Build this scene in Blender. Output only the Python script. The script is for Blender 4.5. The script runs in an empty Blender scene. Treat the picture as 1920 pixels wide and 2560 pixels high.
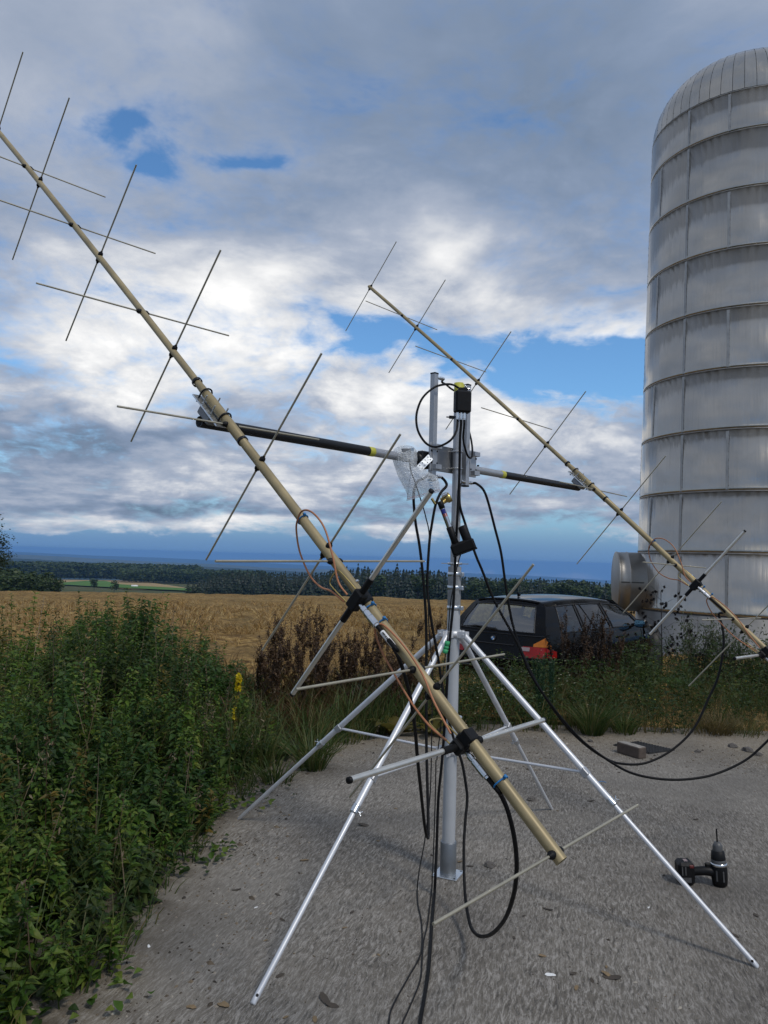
import bpy, math, random
import numpy as np
from mathutils import Matrix, Vector
rng = np.random.default_rng(7)
random.seed(7)
PI = math.pi
scene = bpy.context.scene
COL = scene.collection

# ------------------------------------------------------------------ camera
F_PX, PITCH, ROLL, CAM_H = 1910.35, 0.0599, 0.0283, 1.62
_cp, _sp = math.cos(PITCH), math.sin(PITCH)
FW = np.array([0, _cp, _sp]); _U0 = np.array([0, -_sp, _cp]); _X0 = np.array([1., 0, 0])
RX = math.cos(ROLL)*_X0 + math.sin(ROLL)*_U0
UP = -math.sin(ROLL)*_X0 + math.cos(ROLL)*_U0
CAM = np.array([0, 0, CAM_H])
cam_data = bpy.data.cameras.new('camera')
cam_data.sensor_fit = 'VERTICAL'; cam_data.sensor_height = 24.0
cam_data.lens = F_PX/2560*24.0
cam_data.clip_start = 0.05; cam_data.clip_end = 60000
cam_obj = bpy.data.objects.new('camera', cam_data); COL.objects.link(cam_obj)
cam_obj.matrix_world = Matrix(((RX[0], UP[0], -FW[0], 0), (RX[1], UP[1], -FW[1], 0), (RX[2], UP[2], -FW[2], CAM_H), (0, 0, 0, 1)))
scene.camera = cam_obj

def ray(x, y): return FW + RX*(x-960)/F_PX + UP*(1280-y)/F_PX
def pt(x, y, d): return CAM + ray(x, y)*d
def gp(x, y, z=0.0):
    r = ray(x, y); return CAM + r*((z-CAM_H)/r[2])

# ------------------------------------------------------------------ node helpers
class NT:
    def __init__(s, nt): s.nt = nt; nt.nodes.clear()
    def n(s, typ, ins=None, **props):
        nd = s.nt.nodes.new(typ)
        for k, v in props.items(): setattr(nd, k, v)
        if ins:
            for k, v in ins.items():
                sock = nd.inputs[k]
                if isinstance(v, bpy.types.NodeSocket): s.nt.links.new(v, sock)
                else: sock.default_value = v
        return nd
    def math(s, op, a, b=0.0, c=0.0, clamp=False):
        return s.n('ShaderNodeMath', {0: a, 1: b, 2: c}, operation=op, use_clamp=clamp).outputs[0]
    def vec(s, op, a, b=(0, 0, 0)):
        nd = s.n('ShaderNodeVectorMath', {0: a, 1: b}, operation=op)
        return nd.outputs['Value'] if op in ('DOT_PRODUCT', 'LENGTH') else nd.outputs[0]
    def ramp(s, fac, stops, interp='LINEAR'):
        nd = s.n('ShaderNodeValToRGB', {0: fac}); cr = nd.color_ramp; cr.interpolation = interp
        while len(cr.elements) < len(stops): cr.elements.new(0.5)
        for e, (p, c) in zip(cr.elements, stops):
            e.position = p; e.color = tuple(c)+(1,) if len(c) == 3 else c
        return nd.outputs[0]
    def mixc(s, fac, a, b, blend='MIX'):
        nd = s.n('ShaderNodeMix', data_type='RGBA', blend_type=blend)
        for k, v in ((0, fac), (6, a), (7, b)):
            if isinstance(v, bpy.types.NodeSocket): s.nt.links.new(v, nd.inputs[k])
            else: nd.inputs[k].default_value = v if k == 0 or len(v) == 4 else tuple(v)+(1,)
        return nd.outputs[2]
    def noise(s, vec, scale, detail=4, rough=.55, dist=0.0):
        return s.n('ShaderNodeTexNoise', {'Vector': vec, 'Scale': scale, 'Detail': detail, 'Roughness': rough, 'Distortion': dist}).outputs['Fac']
    def maprange(s, v, a, b, c, d, smooth=False):
        return s.n('ShaderNodeMapRange', {0: v, 1: a, 2: b, 3: c, 4: d}, interpolation_type='SMOOTHSTEP' if smooth else 'LINEAR').outputs[0]

# ------------------------------------------------------------------ world: daylight sky with broken cloud
SUN_EL, SUN_AZ = math.radians(52), math.radians(140)     # azimuth clockwise from +Y
world = bpy.data.worlds.new('World'); scene.world = world; world.use_nodes = True
w = NT(world.node_tree)
geo = w.n('ShaderNodeTexCoord').outputs['Generated']
sky = w.n('ShaderNodeTexSky', sky_type='NISHITA', sun_disc=False, sun_elevation=SUN_EL, sun_rotation=SUN_AZ,
          air_density=1.0, dust_density=0.6, ozone_density=2.0)
w.nt.links.new(geo, sky.inputs[0]) if len(sky.inputs) else None
sep = w.n('ShaderNodeSeparateXYZ', {0: geo})
sx, sy, sz = sep.outputs
ay = w.math('MAXIMUM', w.math('ABSOLUTE', sy), 0.22)
u = w.math('DIVIDE', sx, ay); v = w.math('DIVIDE', sz, ay)
# domain warp so that every edge is ragged
den = w.math('ADD', w.math('MAXIMUM', sz, 0.0), 0.30)
cu = w.math('DIVIDE', sx, den); cv = w.math('DIVIDE', sy, den)
cp3 = w.n('ShaderNodeCombineXYZ', {0: cu, 1: cv, 2: w.math('MULTIPLY', sz, 1.6)}).outputs[0]     # cloud-deck plane
wn = w.n('ShaderNodeTexNoise', {'Vector': cp3, 'Scale': 3.2, 'Detail': 3, 'Roughness': .6}).outputs['Color']
warp = w.vec('MULTIPLY', w.vec('SUBTRACT', wn, (.5, .5, .5)), (.30, .17, 0))
flat = w.maprange(v, 0.02, 0.16, 0.12, 1.0)
warp = w.n('ShaderNodeVectorMath', {0: warp, 'Scale': flat}, operation='SCALE').outputs[0]
uv = w.vec('ADD', w.n('ShaderNodeCombineXYZ', {0: u, 1: v, 2: 0.0}).outputs[0], warp)
def blob(x, y, rx, ry, rot=0.0):
    d = ray(x, y); c = (d[0]/d[1], d[2]/d[1], 0)
    m = w.n('ShaderNodeMapping', {'Vector': uv, 'Location': c, 'Rotation': (0, 0, math.radians(rot)), 'Scale': (rx/F_PX, ry/F_PX, 1)}, vector_type='TEXTURE').outputs[0]
    return w.math('POWER', 0.36788, w.vec('DOT_PRODUCT', m, m))
def add_blobs(start, lst):
    acc = start
    for amp, x, y, rx, ry, rot in lst:
        acc = w.math('MULTIPLY_ADD', blob(x, y, rx, ry, rot), amp, acc)
    return acc
fbm = w.noise(cp3, 2.6, 7, .60, .25)
bill = w.math('ABSOLUTE', w.math('MULTIPLY_ADD', w.noise(cp3, 2.5, 7, .62, .15), 2.0, -1.0))
strat = w.noise(w.vec('MULTIPLY', geo, (3.2, 3.2, 30)), 1.6, 4, .55, .3)
# brightness of the cloud
b0 = w.math('MULTIPLY_ADD', w.math('SUBTRACT', fbm, .5), w.maprange(v, .25, .75, 1.25, .55), .43)
b0 = w.math('MULTIPLY_ADD', w.math('SUBTRACT', bill, .22), w.maprange(v, .25, .7, .70, .12), b0)
lowmask = w.maprange(v, .03, .17, 1.0, 0.0, True)
b0 = w.math('MULTIPLY_ADD', w.math('MULTIPLY', w.math('SUBTRACT', strat, .5), lowmask), .9, b0)
bright = add_blobs(b0, [
    (.44, 330, 850, 430, 190, 0), (.26, 640, 790, 190, 170, 0), (.16, 90, 640, 200, 130, 0), (.10, 150, 300, 260, 140, 0),
    (.26, 1240, 680, 110, 130, -20), (.20, 1400, 790, 240, 50, 0), (.10, 400, 80, 400, 120, 0),
    (.28, 960, 1010, 230, 100, 0), (.24, 1300, 1080, 330, 130, 0), (.24, 1560, 1110, 140, 60, 0), (.18, 750, 1120, 200, 70, 0),
    (.30, 220, 1306, 330, 15, 0), (.30, 560, 1306, 150, 20, 0), (.28, 900, 1310, 260, 17, 0), (.10, 500, 1230, 260, 26, 0),
    (-.20, 1350, 230, 700, 330, 0), (-.10, 850, 520, 330, 140, 0), (-.10, 60, 60, 250, 120, 0), (-.10, 1100, 60, 800, 160, 0),
    (-.36, 260, 1085, 420, 52, 4), (-.24, 420, 1275, 480, 18, 0), (-.12, 900, 1215, 280, 22, 0), (-.20, 1250, 1290, 330, 20, 0), (-.10, 60, 1180, 160, 40, 0)])
# coverage: where the blue shows
c0 = w.math('MULTIPLY_ADD', w.math('SUBTRACT', fbm, .5), 1.7, .46)
c0 = w.math('MULTIPLY_ADD', w.math('SUBTRACT', bill, .22), 1.1, c0)
wisp = w.noise(cp3, 9.0, 4, .65, .6)
c0 = w.math('MULTIPLY_ADD', w.math('SUBTRACT', wisp, .5), .8, c0)
cover = add_blobs(c0, [
    (-.52, 385, 285, 85, 65, 10), (-.46, 430, 395, 70, 60, 40), (-.46, 625, 365, 70, 34, 10), (-.25, 290, 320, 70, 40, 0), (-.2, 520, 330, 160, 60, 0),
    (-.66, 885, 840, 130, 62, 15), (-.66, 1100, 890, 210, 55, 0), (-.72, 1400, 925, 230, 85, 8), (-.66, 1560, 860, 150, 100, 0), (-.42, 1430, 830, 240, 45, 0), (-.25, 1530, 1000, 120, 50, 0),
    (.35, 415, 335, 38, 30, 20), (-.25, 1190, 540, 60, 30, 0), (.25, 1180, 935, 90, 40, 0),
    (-1.2, 900, 1385, 4000, 38, 0), (-.40, 1350, 1365, 420, 60, 0), (.25, 980, 1010, 260, 60, 0), (.3, 1480, 1110, 260, 90, 0)])
cov = w.maprange(cover, -.24, .40, 0.0, 1.0, True)
edge = w.math('MULTIPLY', w.math('SUBTRACT', 1.0, cov), .30)
bright = w.math('ADD', bright, edge, clamp=True)
cloudcol = w.ramp(bright, [(0, (.125, .18, .265)), (.28, (.225, .29, .41)), (.5, (.38, .43, .53)), (.75, (.74, .75, .77)), (1, (1.05, 1.04, 1.02))])
skyb = w.vec('MULTIPLY', sky.outputs[0], (.078, .115, .14))
hz = w.maprange(v, 0.0, .11, 1.0, 0.0, True)
skyb = w.mixc(hz, skyb, (.125, .245, .45))
col = w.mixc(cov, skyb, cloudcol)
bg = w.n('ShaderNodeBackground', {'Color': col, 'Strength': 1.0})
w.n('ShaderNodeOutputWorld', {'Surface': bg.outputs[0]})
scene.cycles.volume_bounces = 4
world.cycles.sampling_method = 'MANUAL'; world.cycles.sample_map_resolution = 512

sun = bpy.data.lights.new('sun', 'SUN'); sun.energy = 1.5; sun.angle = math.radians(10); sun.color = (1, .95, .88)
sun_o = bpy.data.objects.new('sun', sun); COL.objects.link(sun_o)
sd = Vector((math.sin(SUN_AZ)*math.cos(SUN_EL), math.cos(SUN_AZ)*math.cos(SUN_EL), math.sin(SUN_EL)))
sun_o.rotation_euler = sd.to_track_quat('Z', 'Y').to_euler(); sun_o.location = (8, -10, 30)
scene.view_settings.view_transform = 'Standard'; scene.view_settings.look = 'None'
scene.view_settings.exposure = 0.12; scene.view_settings.gamma = 1.0; scene.view_settings.use_curve_mapping = False

# ------------------------------------------------------------------ material helpers
MATS = {}
def new_mat(name):
    m = bpy.data.materials.new(name); m.use_nodes = True
    return m, NT(m.node_tree)
def simple(name, col, rough=.5, metal=0.0, var=.12, scale=30, bump=0.0, bscale=200, coat=0.0, spec=.5, stretch=(1, 1, 1)):
    m, t = new_mat(name)
    tc = t.n('ShaderNodeTexCoord').outputs['Object']
    vec = t.vec('MULTIPLY', tc, stretch)
    nz = t.noise(vec, scale, 5, .6)
    c1 = tuple(max(0, c*(1-var)) for c in col); c2 = tuple(min(1, c*(1+var)) for c in col)
    cc = t.ramp(nz, [(.3, c1), (.7, c2)])
    ins = {'Base Color': cc, 'Roughness': t.maprange(nz, .3, .7, max(0, rough-.06), min(1, rough+.08)), 'Metallic': metal, 'Coat Weight': coat, 'Specular IOR Level': spec}
    if bump:
        nb = t.noise(vec, bscale, 4, .6)
        ins['Normal'] = t.n('ShaderNodeBump', {'Height': nb, 'Strength': bump, 'Distance': .002}).outputs[0]
    p = t.n('ShaderNodeBsdfPrincipled', ins)
    t.n('ShaderNodeOutputMaterial', {'Surface': p.outputs[0]})
    MATS[name] = m; return m
def leafmat(name, cols, rough=.5, trans=.42):
    m, t = new_mat(name)
    g = t.n('ShaderNodeNewGeometry')
    k = len(cols); cc = t.ramp(g.outputs['Random Per Island'], [(i/(k-1) if k > 1 else 0, c) for i, c in enumerate(cols)])
    pos = g.outputs['Position']
    nz = t.noise(pos, 1.3, 4, .6)
    cc = t.mixc(t.maprange(nz, .42, .66, 0, .55), cc, tuple(c*.6 for c in cols[0]))
    p = t.n('ShaderNodeBsdfPrincipled', {'Base Color': cc, 'Roughness': rough, 'Specular IOR Level': .3})
    tr = t.n('ShaderNodeBsdfTranslucent', {'Color': cc})
    mx = t.n('ShaderNodeMixShader', {0: trans, 1: p.outputs[0], 2: tr.outputs[0]})
    t.n('ShaderNodeOutputMaterial', {'Surface': mx.outputs[0]})
    MATS[name] = m; return m

simple('boom_gold', (.34, .27, .145), .48, .25, .24, 7, .10, 60)
simple('element_metal', (.46, .42, .32), .42, .6, .1, 20)
simple('driven_metal', (.74, .71, .64), .36, .85, .06, 20)
simple('black_plastic', (.007, .007, .0075), .5, 0, .2, 40, .1, spec=.22)
simple('black_paint', (.012, .0125, .014), .38, 0, .2, 20, spec=.3)
simple('cable_black', (.006, .006, .0065), .55, 0, .2, 60, spec=.18)
simple('cable_grey', (.016, .016, .017), .55, 0, .2, 60, spec=.2)
simple('orange_cable', (.42, .17, .075), .5, 0, .1, 60)
simple('chrome', (.72, .72, .72), .18, 1, .05, 40)
simple('white_alu', (.66, .67, .69), .42, .35, .05, 12, .05)
simple('grey_alu', (.42, .43, .45), .40, .55, .07, 12)
simple('mast_grey', (.50, .52, .54), .46, .25, .06, 9)
simple('dark_alu', (.22, .225, .235), .45, .4, .08, 15)
simple('galv', (.62, .65, .68), .30, .9, .15, 45)
simple('sleeve_steel', (.24, .255, .27), .40, .7, .1, 20)
simple('tape_grey', (.30, .31, .32), .6, 0, .15, 60)
simple('yellow_tape', (.52, .50, .06), .5, 0, .1, 30)
simple('blue_tie', (.01, .16, .40), .45, 0, .1, 60)
simple('green_plastic', (.04, .36, .14), .4, 0, .1, 40)
simple('red_plastic', (.30, .02, .02), .4, 0, .1, 40)
simple('white_label', (.75, .75, .74), .5, 0, .05, 60)
simple('flag_blue', (.02, .03, .22), .5); simple('flag_red', (.5, .06, .05), .5)
simple('brass', (.50, .38, .14), .35, .9, .15, 40)
simple('rust_block', (.085, .064, .050), .75, 0, .35, 18, .6, 60)
simple('stone', (.10, .09, .08), .9, 0, .35, 30, .7, 60)
simple('wood_chip', (.20, .14, .075), .8, 0, .4, 40, .3, 90)
simple('dark_chip', (.06, .048, .036), .85, 0, .4, 40, .3, 90)
simple('white_scrap', (.74, .74, .72), .7, 0, .08, 60)
simple('bark', (.06, .045, .032), .9, 0, .3, 8, .6, 20)
leafmat('nettle', [(.042, .096, .014), (.085, .165, .022), (.14, .225, .031), (.23, .26, .048)])
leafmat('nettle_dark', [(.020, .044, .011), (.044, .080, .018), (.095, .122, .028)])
leafmat('broadleaf', [(.030, .080, .016), (.055, .118, .024), (.10, .15, .036)])
leafmat('grass', [(.040, .072, .016), (.065, .108, .025), (.11, .13, .04), (.19, .155, .06)])
leafmat('grass_dry', [(.12, .085, .03), (.20, .15, .06), (.09, .08, .03), (.24, .18, .07)])
leafmat('grass_red', [(.10, .05, .022), (.15, .08, .03), (.08, .06, .02)])
leafmat('dead_brown', [(.042, .022, .012), (.078, .042, .020), (.13, .078, .038)], trans=.1)
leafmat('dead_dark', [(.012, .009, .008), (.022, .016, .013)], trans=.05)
leafmat('straw', [(.34, .20, .06), (.48, .31, .11), (.18, .10, .03), (.58, .43, .19)], trans=.15)
leafmat('yellow_leaf', [(.26, .17, .03), (.10, .10, .025), (.18, .14, .03)])
leafmat('yellow_flower', [(.75, .62, .02), (.68, .50, .02)])
leafmat('white_flower', [(.6, .58, .45), (.5, .48, .30)])
leafmat('willow', [(.055, .078, .042), (.08, .105, .055), (.11, .12, .045)])
leafmat('dead_stalk', [(.07, .045, .025), (.14, .10, .055), (.22, .18, .11)], trans=.1)
leafmat('big_leaf', [(.045, .105, .022), (.06, .125, .03)])
leafmat('mugwort', [(.035, .085, .042), (.055, .11, .055)])
leafmat('spruce', [(.010, .020, .012), (.016, .032, .017), (.024, .042, .020)], trans=.1)
leafmat('deciduous', [(.030, .055, .016), (.052, .084, .024), (.078, .105, .032)], trans=.2)
leafmat('tree_leaf', [(.018, .034, .012), (.034, .056, .020)], trans=.25)

def glass_mat(name, tint, alpha):
    m, t = new_mat(name)
    fr = t.n('ShaderNodeFresnel', {'IOR': 1.5}).outputs[0]
    tr = t.n('ShaderNodeBsdfTransparent', {'Color': tint+(1,)})
    gl = t.n('ShaderNodeBsdfGlossy', {'Color': (1, 1, 1, 1), 'Roughness': .02})
    f2 = t.math('ADD', fr, alpha, clamp=True)
    mx = t.n('ShaderNodeMixShader', {0: f2, 1: tr.outputs[0], 2: gl.outputs[0]})
    t.n('ShaderNodeOutputMaterial', {'Surface': mx.outputs[0]}); MATS[name] = m
glass_mat('car_glass', (.70, .84, .84), .14)
glass_mat('side_glass', (.55, .60, .58), .02)

# ------------------------------------------------------------------ mesh helpers
def arr(p): return np.asarray(p, float)
def unit(v): v = arr(v); return v/np.linalg.norm(v)
def frame(d):
    d = unit(d); a = np.array([0, 0, 1.]) if abs(d[2]) < .9 else np.array([1., 0, 0])
    x = unit(np.cross(a, d)); return x, np.cross(d, x), d
class MB:
    def __init__(s): s.v = []; s.f = []; s.sm = []; s.mi = []; s.n = 0
    def add(s, v, f, smooth=False, mi=0):
        o = s.n; s.v += [tuple(map(float, q)) for q in v]; s.n += len(v)
        s.f += [tuple(o+i for i in q) for q in f]; s.sm += [smooth]*len(f); s.mi += [mi]*len(f); return s
    def tube(s, pts, r, n=10, caps=True, mi=0):
        pts = arr(pts); m = len(pts); r = np.broadcast_to(arr(r), (m,))
        t = np.gradient(pts, axis=0) if m > 2 else np.repeat((pts[1]-pts[0])[None], 2, 0)
        t /= np.linalg.norm(t, axis=1)[:, None]+1e-12
        x, y, _ = frame(t[0]); V = []
        for i in range(m):
            x = x-(x@t[i])*t[i]; x /= np.linalg.norm(x); y = np.cross(t[i], x)
            for k in range(n):
                a = 2*PI*k/n; V.append(pts[i]+r[i]*(math.cos(a)*x+math.sin(a)*y))
        Fc = [(i*n+k, i*n+(k+1) % n, (i+1)*n+(k+1) % n, (i+1)*n+k) for i in range(m-1) for k in range(n)]
        s.add(V, Fc, True, mi)
        if caps:
            s.add(V[:n], [tuple(range(n))[::-1]], False, mi); s.add(V[-n:], [tuple(range(n))], False, mi)
        return s
    def pipe(s, pts, r, n=10, mi=0, wall=.15):      # open ended: short dark-able recess
        s.tube(pts, r, n, False, mi); return s
    def box(s, c, ax, ay, az, mi=0, bev=0.0):
        c = arr(c); ax, ay, az = arr(ax), arr(ay), arr(az)
        if bev <= 0:
            V = [c+i*ax+j*ay+k*az for i in (-1, 1) for j in (-1, 1) for k in (-1, 1)]
            Fc = [(0, 1, 3, 2), (4, 6, 7, 5), (0, 4, 5, 1), (2, 3, 7, 6), (0, 2, 6, 4), (1, 5, 7, 3)]
            return s.add(V, Fc, False, mi)
        lx, ly, lz = (np.linalg.norm(q) for q in (ax, ay, az)); b = min(bev, .9*min(lx, ly, lz))
        fx, fy, fz = 1-b/lx, 1-b/ly, 1-b/lz
        V = []; idx = {}
        for i in (-1, 1):
            for j in (-1, 1):
                for k in (-1, 1):
                    for q, (p1, p2, p3) in enumerate(((1, fy, fz), (fx, 1, fz), (fx, fy, 1))):
                        idx[(i, j, k, q)] = len(V); V.append(c+i*p1*ax+j*p2*ay+k*p3*az)
        Fc = []
        for i in (-1, 1):
            Fc.append([idx[(i, j, k, 0)] for j, k in ((-1, -1), (1, -1), (1, 1), (-1, 1))])
            Fc.append([idx[(j, i, k, 1)] for j, k in ((-1, -1), (1, -1), (1, 1), (-1, 1))])
            Fc.append([idx[(j, k, i, 2)] for j, k in ((-1, -1), (1, -1), (1, 1), (-1, 1))])
        for i in (-1, 1):
            for j in (-1, 1):
                Fc.append([idx[(i, j, -1, 0)], idx[(i, j, 1, 0)], idx[(i, j, 1, 1)], idx[(i, j, -1, 1)]])
                Fc.append([idx[(i, -1, j, 0)], idx[(i, 1, j, 0)], idx[(i, 1, j, 2)], idx[(i, -1, j, 2)]])
                Fc.append([idx[(-1, i, j, 1)], idx[(1, i, j, 1)], idx[(1, i, j, 2)], idx[(-1, i, j, 2)]])
                for k in (-1, 1): Fc.append([idx[(i, j, k, 0)], idx[(i, j, k, 1)], idx[(i, j, k, 2)]])
        return s.add(V, Fc, False, mi)
    def lathe(s, o, d, prof, n=20, mi=0, caps=True, smooth=True):
        o = arr(o); x, y, d = frame(d); V = []
        for t, r in prof:
            for k in range(n):
                a = 2*PI*k/n; V.append(o+d*t+r*(math.cos(a)*x+math.sin(a)*y))
        m = len(prof)
        s.add(V, [(i*n+k, i*n+(k+1) % n, (i+1)*n+(k+1) % n, (i+1)*n+k) for i in range(m-1) for k in range(n)], smooth, mi)
        if caps:
            s.add(V[:n], [tuple(range(n))[::-1]], False, mi); s.add(V[-n:], [tuple(range(n))], False, mi)
        return s
    def build(s, name, mats, parent=None, loc=None):
        me = bpy.data.meshes.new(name)
        base = arr(loc) if loc is not None else (arr(parent['_o']) if parent is not None and '_o' in parent else np.zeros(3))
        vv = arr(s.v)-base
        me.from_pydata([tuple(q) for q in vv], [], [tuple(q) for q in s.f])
        me.polygons.foreach_set('use_smooth', s.sm)
        if isinstance(mats, str): mats = [mats]
        for m in mats: me.materials.append(MATS[m])
        if len(mats) > 1: me.polygons.foreach_set('material_index', s.mi)
        me.update()
        o = bpy.data.objects.new(name, me); COL.objects.link(o)
        if parent is not None:
            o.parent = parent
            if '_o' in parent: o['_o'] = list(base)
        elif loc is not None: o.location = loc; o['_o'] = list(map(float, loc))
        return o
def bulk(name, V, Fq, mats, parent=None, mi=None, smooth=False, loc=(0, 0, 0)):
    V = np.asarray(V, np.float32); Fq = np.asarray(Fq, np.int32); k = Fq.shape[1]
    me = bpy.data.meshes.new(name)
    me.vertices.add(len(V)); me.vertices.foreach_set('co', V.ravel())
    me.loops.add(Fq.size); me.loops.foreach_set('vertex_index', Fq.ravel())
    me.polygons.add(len(Fq)); me.polygons.foreach_set('loop_start', np.arange(0, Fq.size, k, dtype=np.int32))
    try: me.polygons.foreach_set('loop_total', np.full(len(Fq), k, np.int32))
    except Exception: pass
    if isinstance(mats, str): mats = [mats]
    for m in mats: me.materials.append(MATS[m])
    if mi is not None: me.polygons.foreach_set('material_index', np.asarray(mi, np.int32))
    me.polygons.foreach_set('use_smooth', np.full(len(Fq), smooth))
    me.update(calc_edges=True); me.validate()
    o = bpy.data.objects.new(name, me); COL.objects.link(o); o.location = loc
    if parent is not None: o.parent = parent
    return o
def thing(name, label, cat, loc=(0, 0, 0), group=None):
    o = bpy.data.objects.new(name, None); COL.objects.link(o); o.location = tuple(map(float, loc)); o['_o'] = list(map(float, loc))
    o.empty_display_size = .1
    return tag(o, label, cat, group)
def tag(o, label=None, cat=None, group=None, kind=None):
    if label: o['label'] = label
    if cat: o['category'] = cat
    if group: o['group'] = group
    if kind: o['kind'] = kind
    return o
def spline(P, n=8):
    P = arr(P); Q = np.vstack([2*P[0]-P[1], P, 2*P[-1]-P[-2]]); out = []
    for i in range(1, len(Q)-2):
        p0, p1, p2, p3 = Q[i-1:i+3]
        for t in np.linspace(0, 1, n, endpoint=False):
            out.append(.5*((2*p1)+(-p0+p2)*t+(2*p0-5*p1+4*p2-p3)*t*t+(-p0+3*p1-3*p2+p3)*t**3))
    out.append(Q[-2]); return arr(out)

# ------------------------------------------------------------------ terrain
_R = [0, 7.6, 10, 12, 20, 40, 80, 92, 150, 250, 500, 900, 1200, 2500, 6000, 16000]
_Z = [0, 0, -.16, -.30, -.62, -1.35, -2.75, -3.35, -8, -14, -23.4, -32.6, -43, -110, -130, -150]
def T(x, y):
    r = np.hypot(x, y); z = np.interp(r, _R, _Z)
    return z-.02*np.clip(np.arctan2(x, y)+.45, 0, 1)*np.maximum(0, r-2500)      # the plain sinks towards the right
def thit(x, y, rmin=3):
    d = ray(x, y); ts = np.geomspace(rmin, 15000, 6000); P = CAM+ts[:, None]*d
    dz = P[:, 2]-T(P[:, 0], P[:, 1]); i = np.argmax(dz < 0)
    return P[i] if dz[i] < 0 else None
# ------------------------------------------------------------------ ground materials
def ground_mats():
    m, t = new_mat('soil_grass'); pos = t.n('ShaderNodeNewGeometry').outputs['Position']
    n1 = t.noise(pos, .6, 6, .6); n2 = t.noise(pos, 9, 5, .65)
    c = t.ramp(n1, [(.3, (.030, .036, .014)), (.5, (.05, .05, .022)), (.7, (.085, .07, .034))])
    c = t.mixc(t.maprange(n2, .35, .7, 0, .6), c, (.022, .02, .012))
    bp = t.n('ShaderNodeBump', {'Height': n2, 'Strength': .8, 'Distance': .04}).outputs[0]
    p = t.n('ShaderNodeBsdfPrincipled', {'Base Color': c, 'Roughness': .95, 'Normal': bp}); t.n('ShaderNodeOutputMaterial', {'Surface': p.outputs[0]}); MATS['soil_grass'] = m
    # concrete, broomed and worn
    m, t = new_mat('concrete'); pos = t.n('ShaderNodeNewGeometry').outputs['Position']
    rot = t.n('ShaderNodeMapping', {'Vector': pos, 'Rotation': (0, 0, .25)}).outputs[0]
    wv = t.noise(pos, 5, 3, .6)
    wob = t.vec('ADD', rot, t.n('ShaderNodeCombineXYZ', {0: t.math('MULTIPLY', wv, .05), 1: 0.0, 2: 0.0}).outputs[0])
    streak = t.noise(t.vec('MULTIPLY', wob, (85, 15, 10)), 1.0, 5, .72, .25)
    grit = t.noise(pos, 170, 3, .8); mid = t.noise(pos, 1.3, 6, .62, .4); patch = t.noise(pos, .45, 4, .5)
    sepp = t.n('ShaderNodeSeparateXYZ', {0: pos})
    base = t.ramp(mid, [(.28, (.108, .095, .078)), (.5, (.158, .141, .117)), (.72, (.21, .188, .157))])
    rid = t.math('ABSOLUTE', t.math('SUBTRACT', t.noise(t.vec('MULTIPLY', wob, (60, 10, 10)), 1.0, 3, .6, .3), .5))
    base = t.mixc(t.maprange(rid, .0, .04, .66, 0), base, (.37, .345, .31))
    base = t.mixc(t.maprange(streak, .53, .65, 0, .85), base, (.36, .335, .30))
    base = t.mixc(t.maprange(streak, .47, .36, 0, .75), base, (.045, .041, .037))
    base = t.mixc(t.maprange(grit, .58, .72, 0, .5), base, (.40, .38, .35))
    base = t.mixc(t.maprange(grit, .42, .30, 0, .6), base, (.045, .04, .036))
    # blown-in sandy soil along the two overgrown edges
    ex = t.math('ADD', sepp.outputs[0], t.math('MULTIPLY_ADD', patch, .9, -.45))
    ey = t.math('ADD', sepp.outputs[1], t.math('MULTIPLY_ADD', patch, 2.2, -1.1))
    e1 = t.maprange(ex, -.50, -1.25, 0, 1, True); e2 = t.maprange(ey, 5.8, 7.3, 0, 1, True)
    e3 = t.maprange(t.math('ADD', t.math('MULTIPLY', sepp.outputs[0], -1.3), t.math('ADD', sepp.outputs[1], t.math('MULTIPLY', patch, 1.0))), 6.2, 7.6, 0, 1, True)
    ed = t.math('MAXIMUM', t.math('MAXIMUM', e1, e2), e3)
    sand = t.mixc(t.maprange(grit, .3, .7, 0, 1), (.125, .10, .068), (.33, .275, .19))
    sand = t.mixc(t.maprange(t.noise(pos, 24, 4, .6), .5, .7, 0, .5), sand, (.09, .07, .05))
    base = t.mixc(t.math('MULTIPLY', ed, t.maprange(streak, .35, .65, .75, .35)), base, sand)
    base = t.mixc(t.maprange(t.noise(pos, .55, 5, .62, .8), .50, .60, 0, .40), base, (.20, .185, .16))
    base = t.mixc(t.maprange(t.noise(pos, 2.2, 6, .7, .5), .58, .72, 0, .45), base, (.075, .06, .045))
    dark = t.maprange(t.noise(pos, .8, 4, .55), .48, .66, 0, .45)
    base = t.mixc(dark, base, (.055, .05, .046))
    base = t.mixc(t.math('MULTIPLY', t.maprange(ex, -.75, -1.15, 0, 1, True), t.maprange(t.noise(pos, 7, 5, .65), .42, .62, 0, .85)), base, (.055, .042, .028))
    h = t.math('ADD', t.math('MULTIPLY', streak, .7), t.math('MULTIPLY', grit, .4))
    bp = t.n('ShaderNodeBump', {'Height': h, 'Strength': .75, 'Distance': .006}).outputs[0]
    p = t.n('ShaderNodeBsdfPrincipled', {'Base Color': base, 'Roughness': .88, 'Specular IOR Level': .35, 'Normal': bp}); t.n('ShaderNodeOutputMaterial', {'Surface': p.outputs[0]}); MATS['concrete'] = m
    # stubble field
    m, t = new_mat('stubble'); pos = t.n('ShaderNodeNewGeometry').outputs['Position']
    n1 = t.noise(pos, 1.1, 6, .65, .3); n2 = t.noise(pos, 6, 5, .7); n3 = t.noise(pos, .09, 3, .5)
    c = t.ramp(n2, [(.30, (.050, .026, .010)), (.45, (.20, .12, .042)), (.58, (.38, .245, .088)), (.76, (.54, .39, .165))])
    c = t.mixc(t.maprange(n1, .50, .66, 0, .75), c, (.085, .05, .02))  # dark patches paint the shadows of straw clumps into the colour
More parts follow.
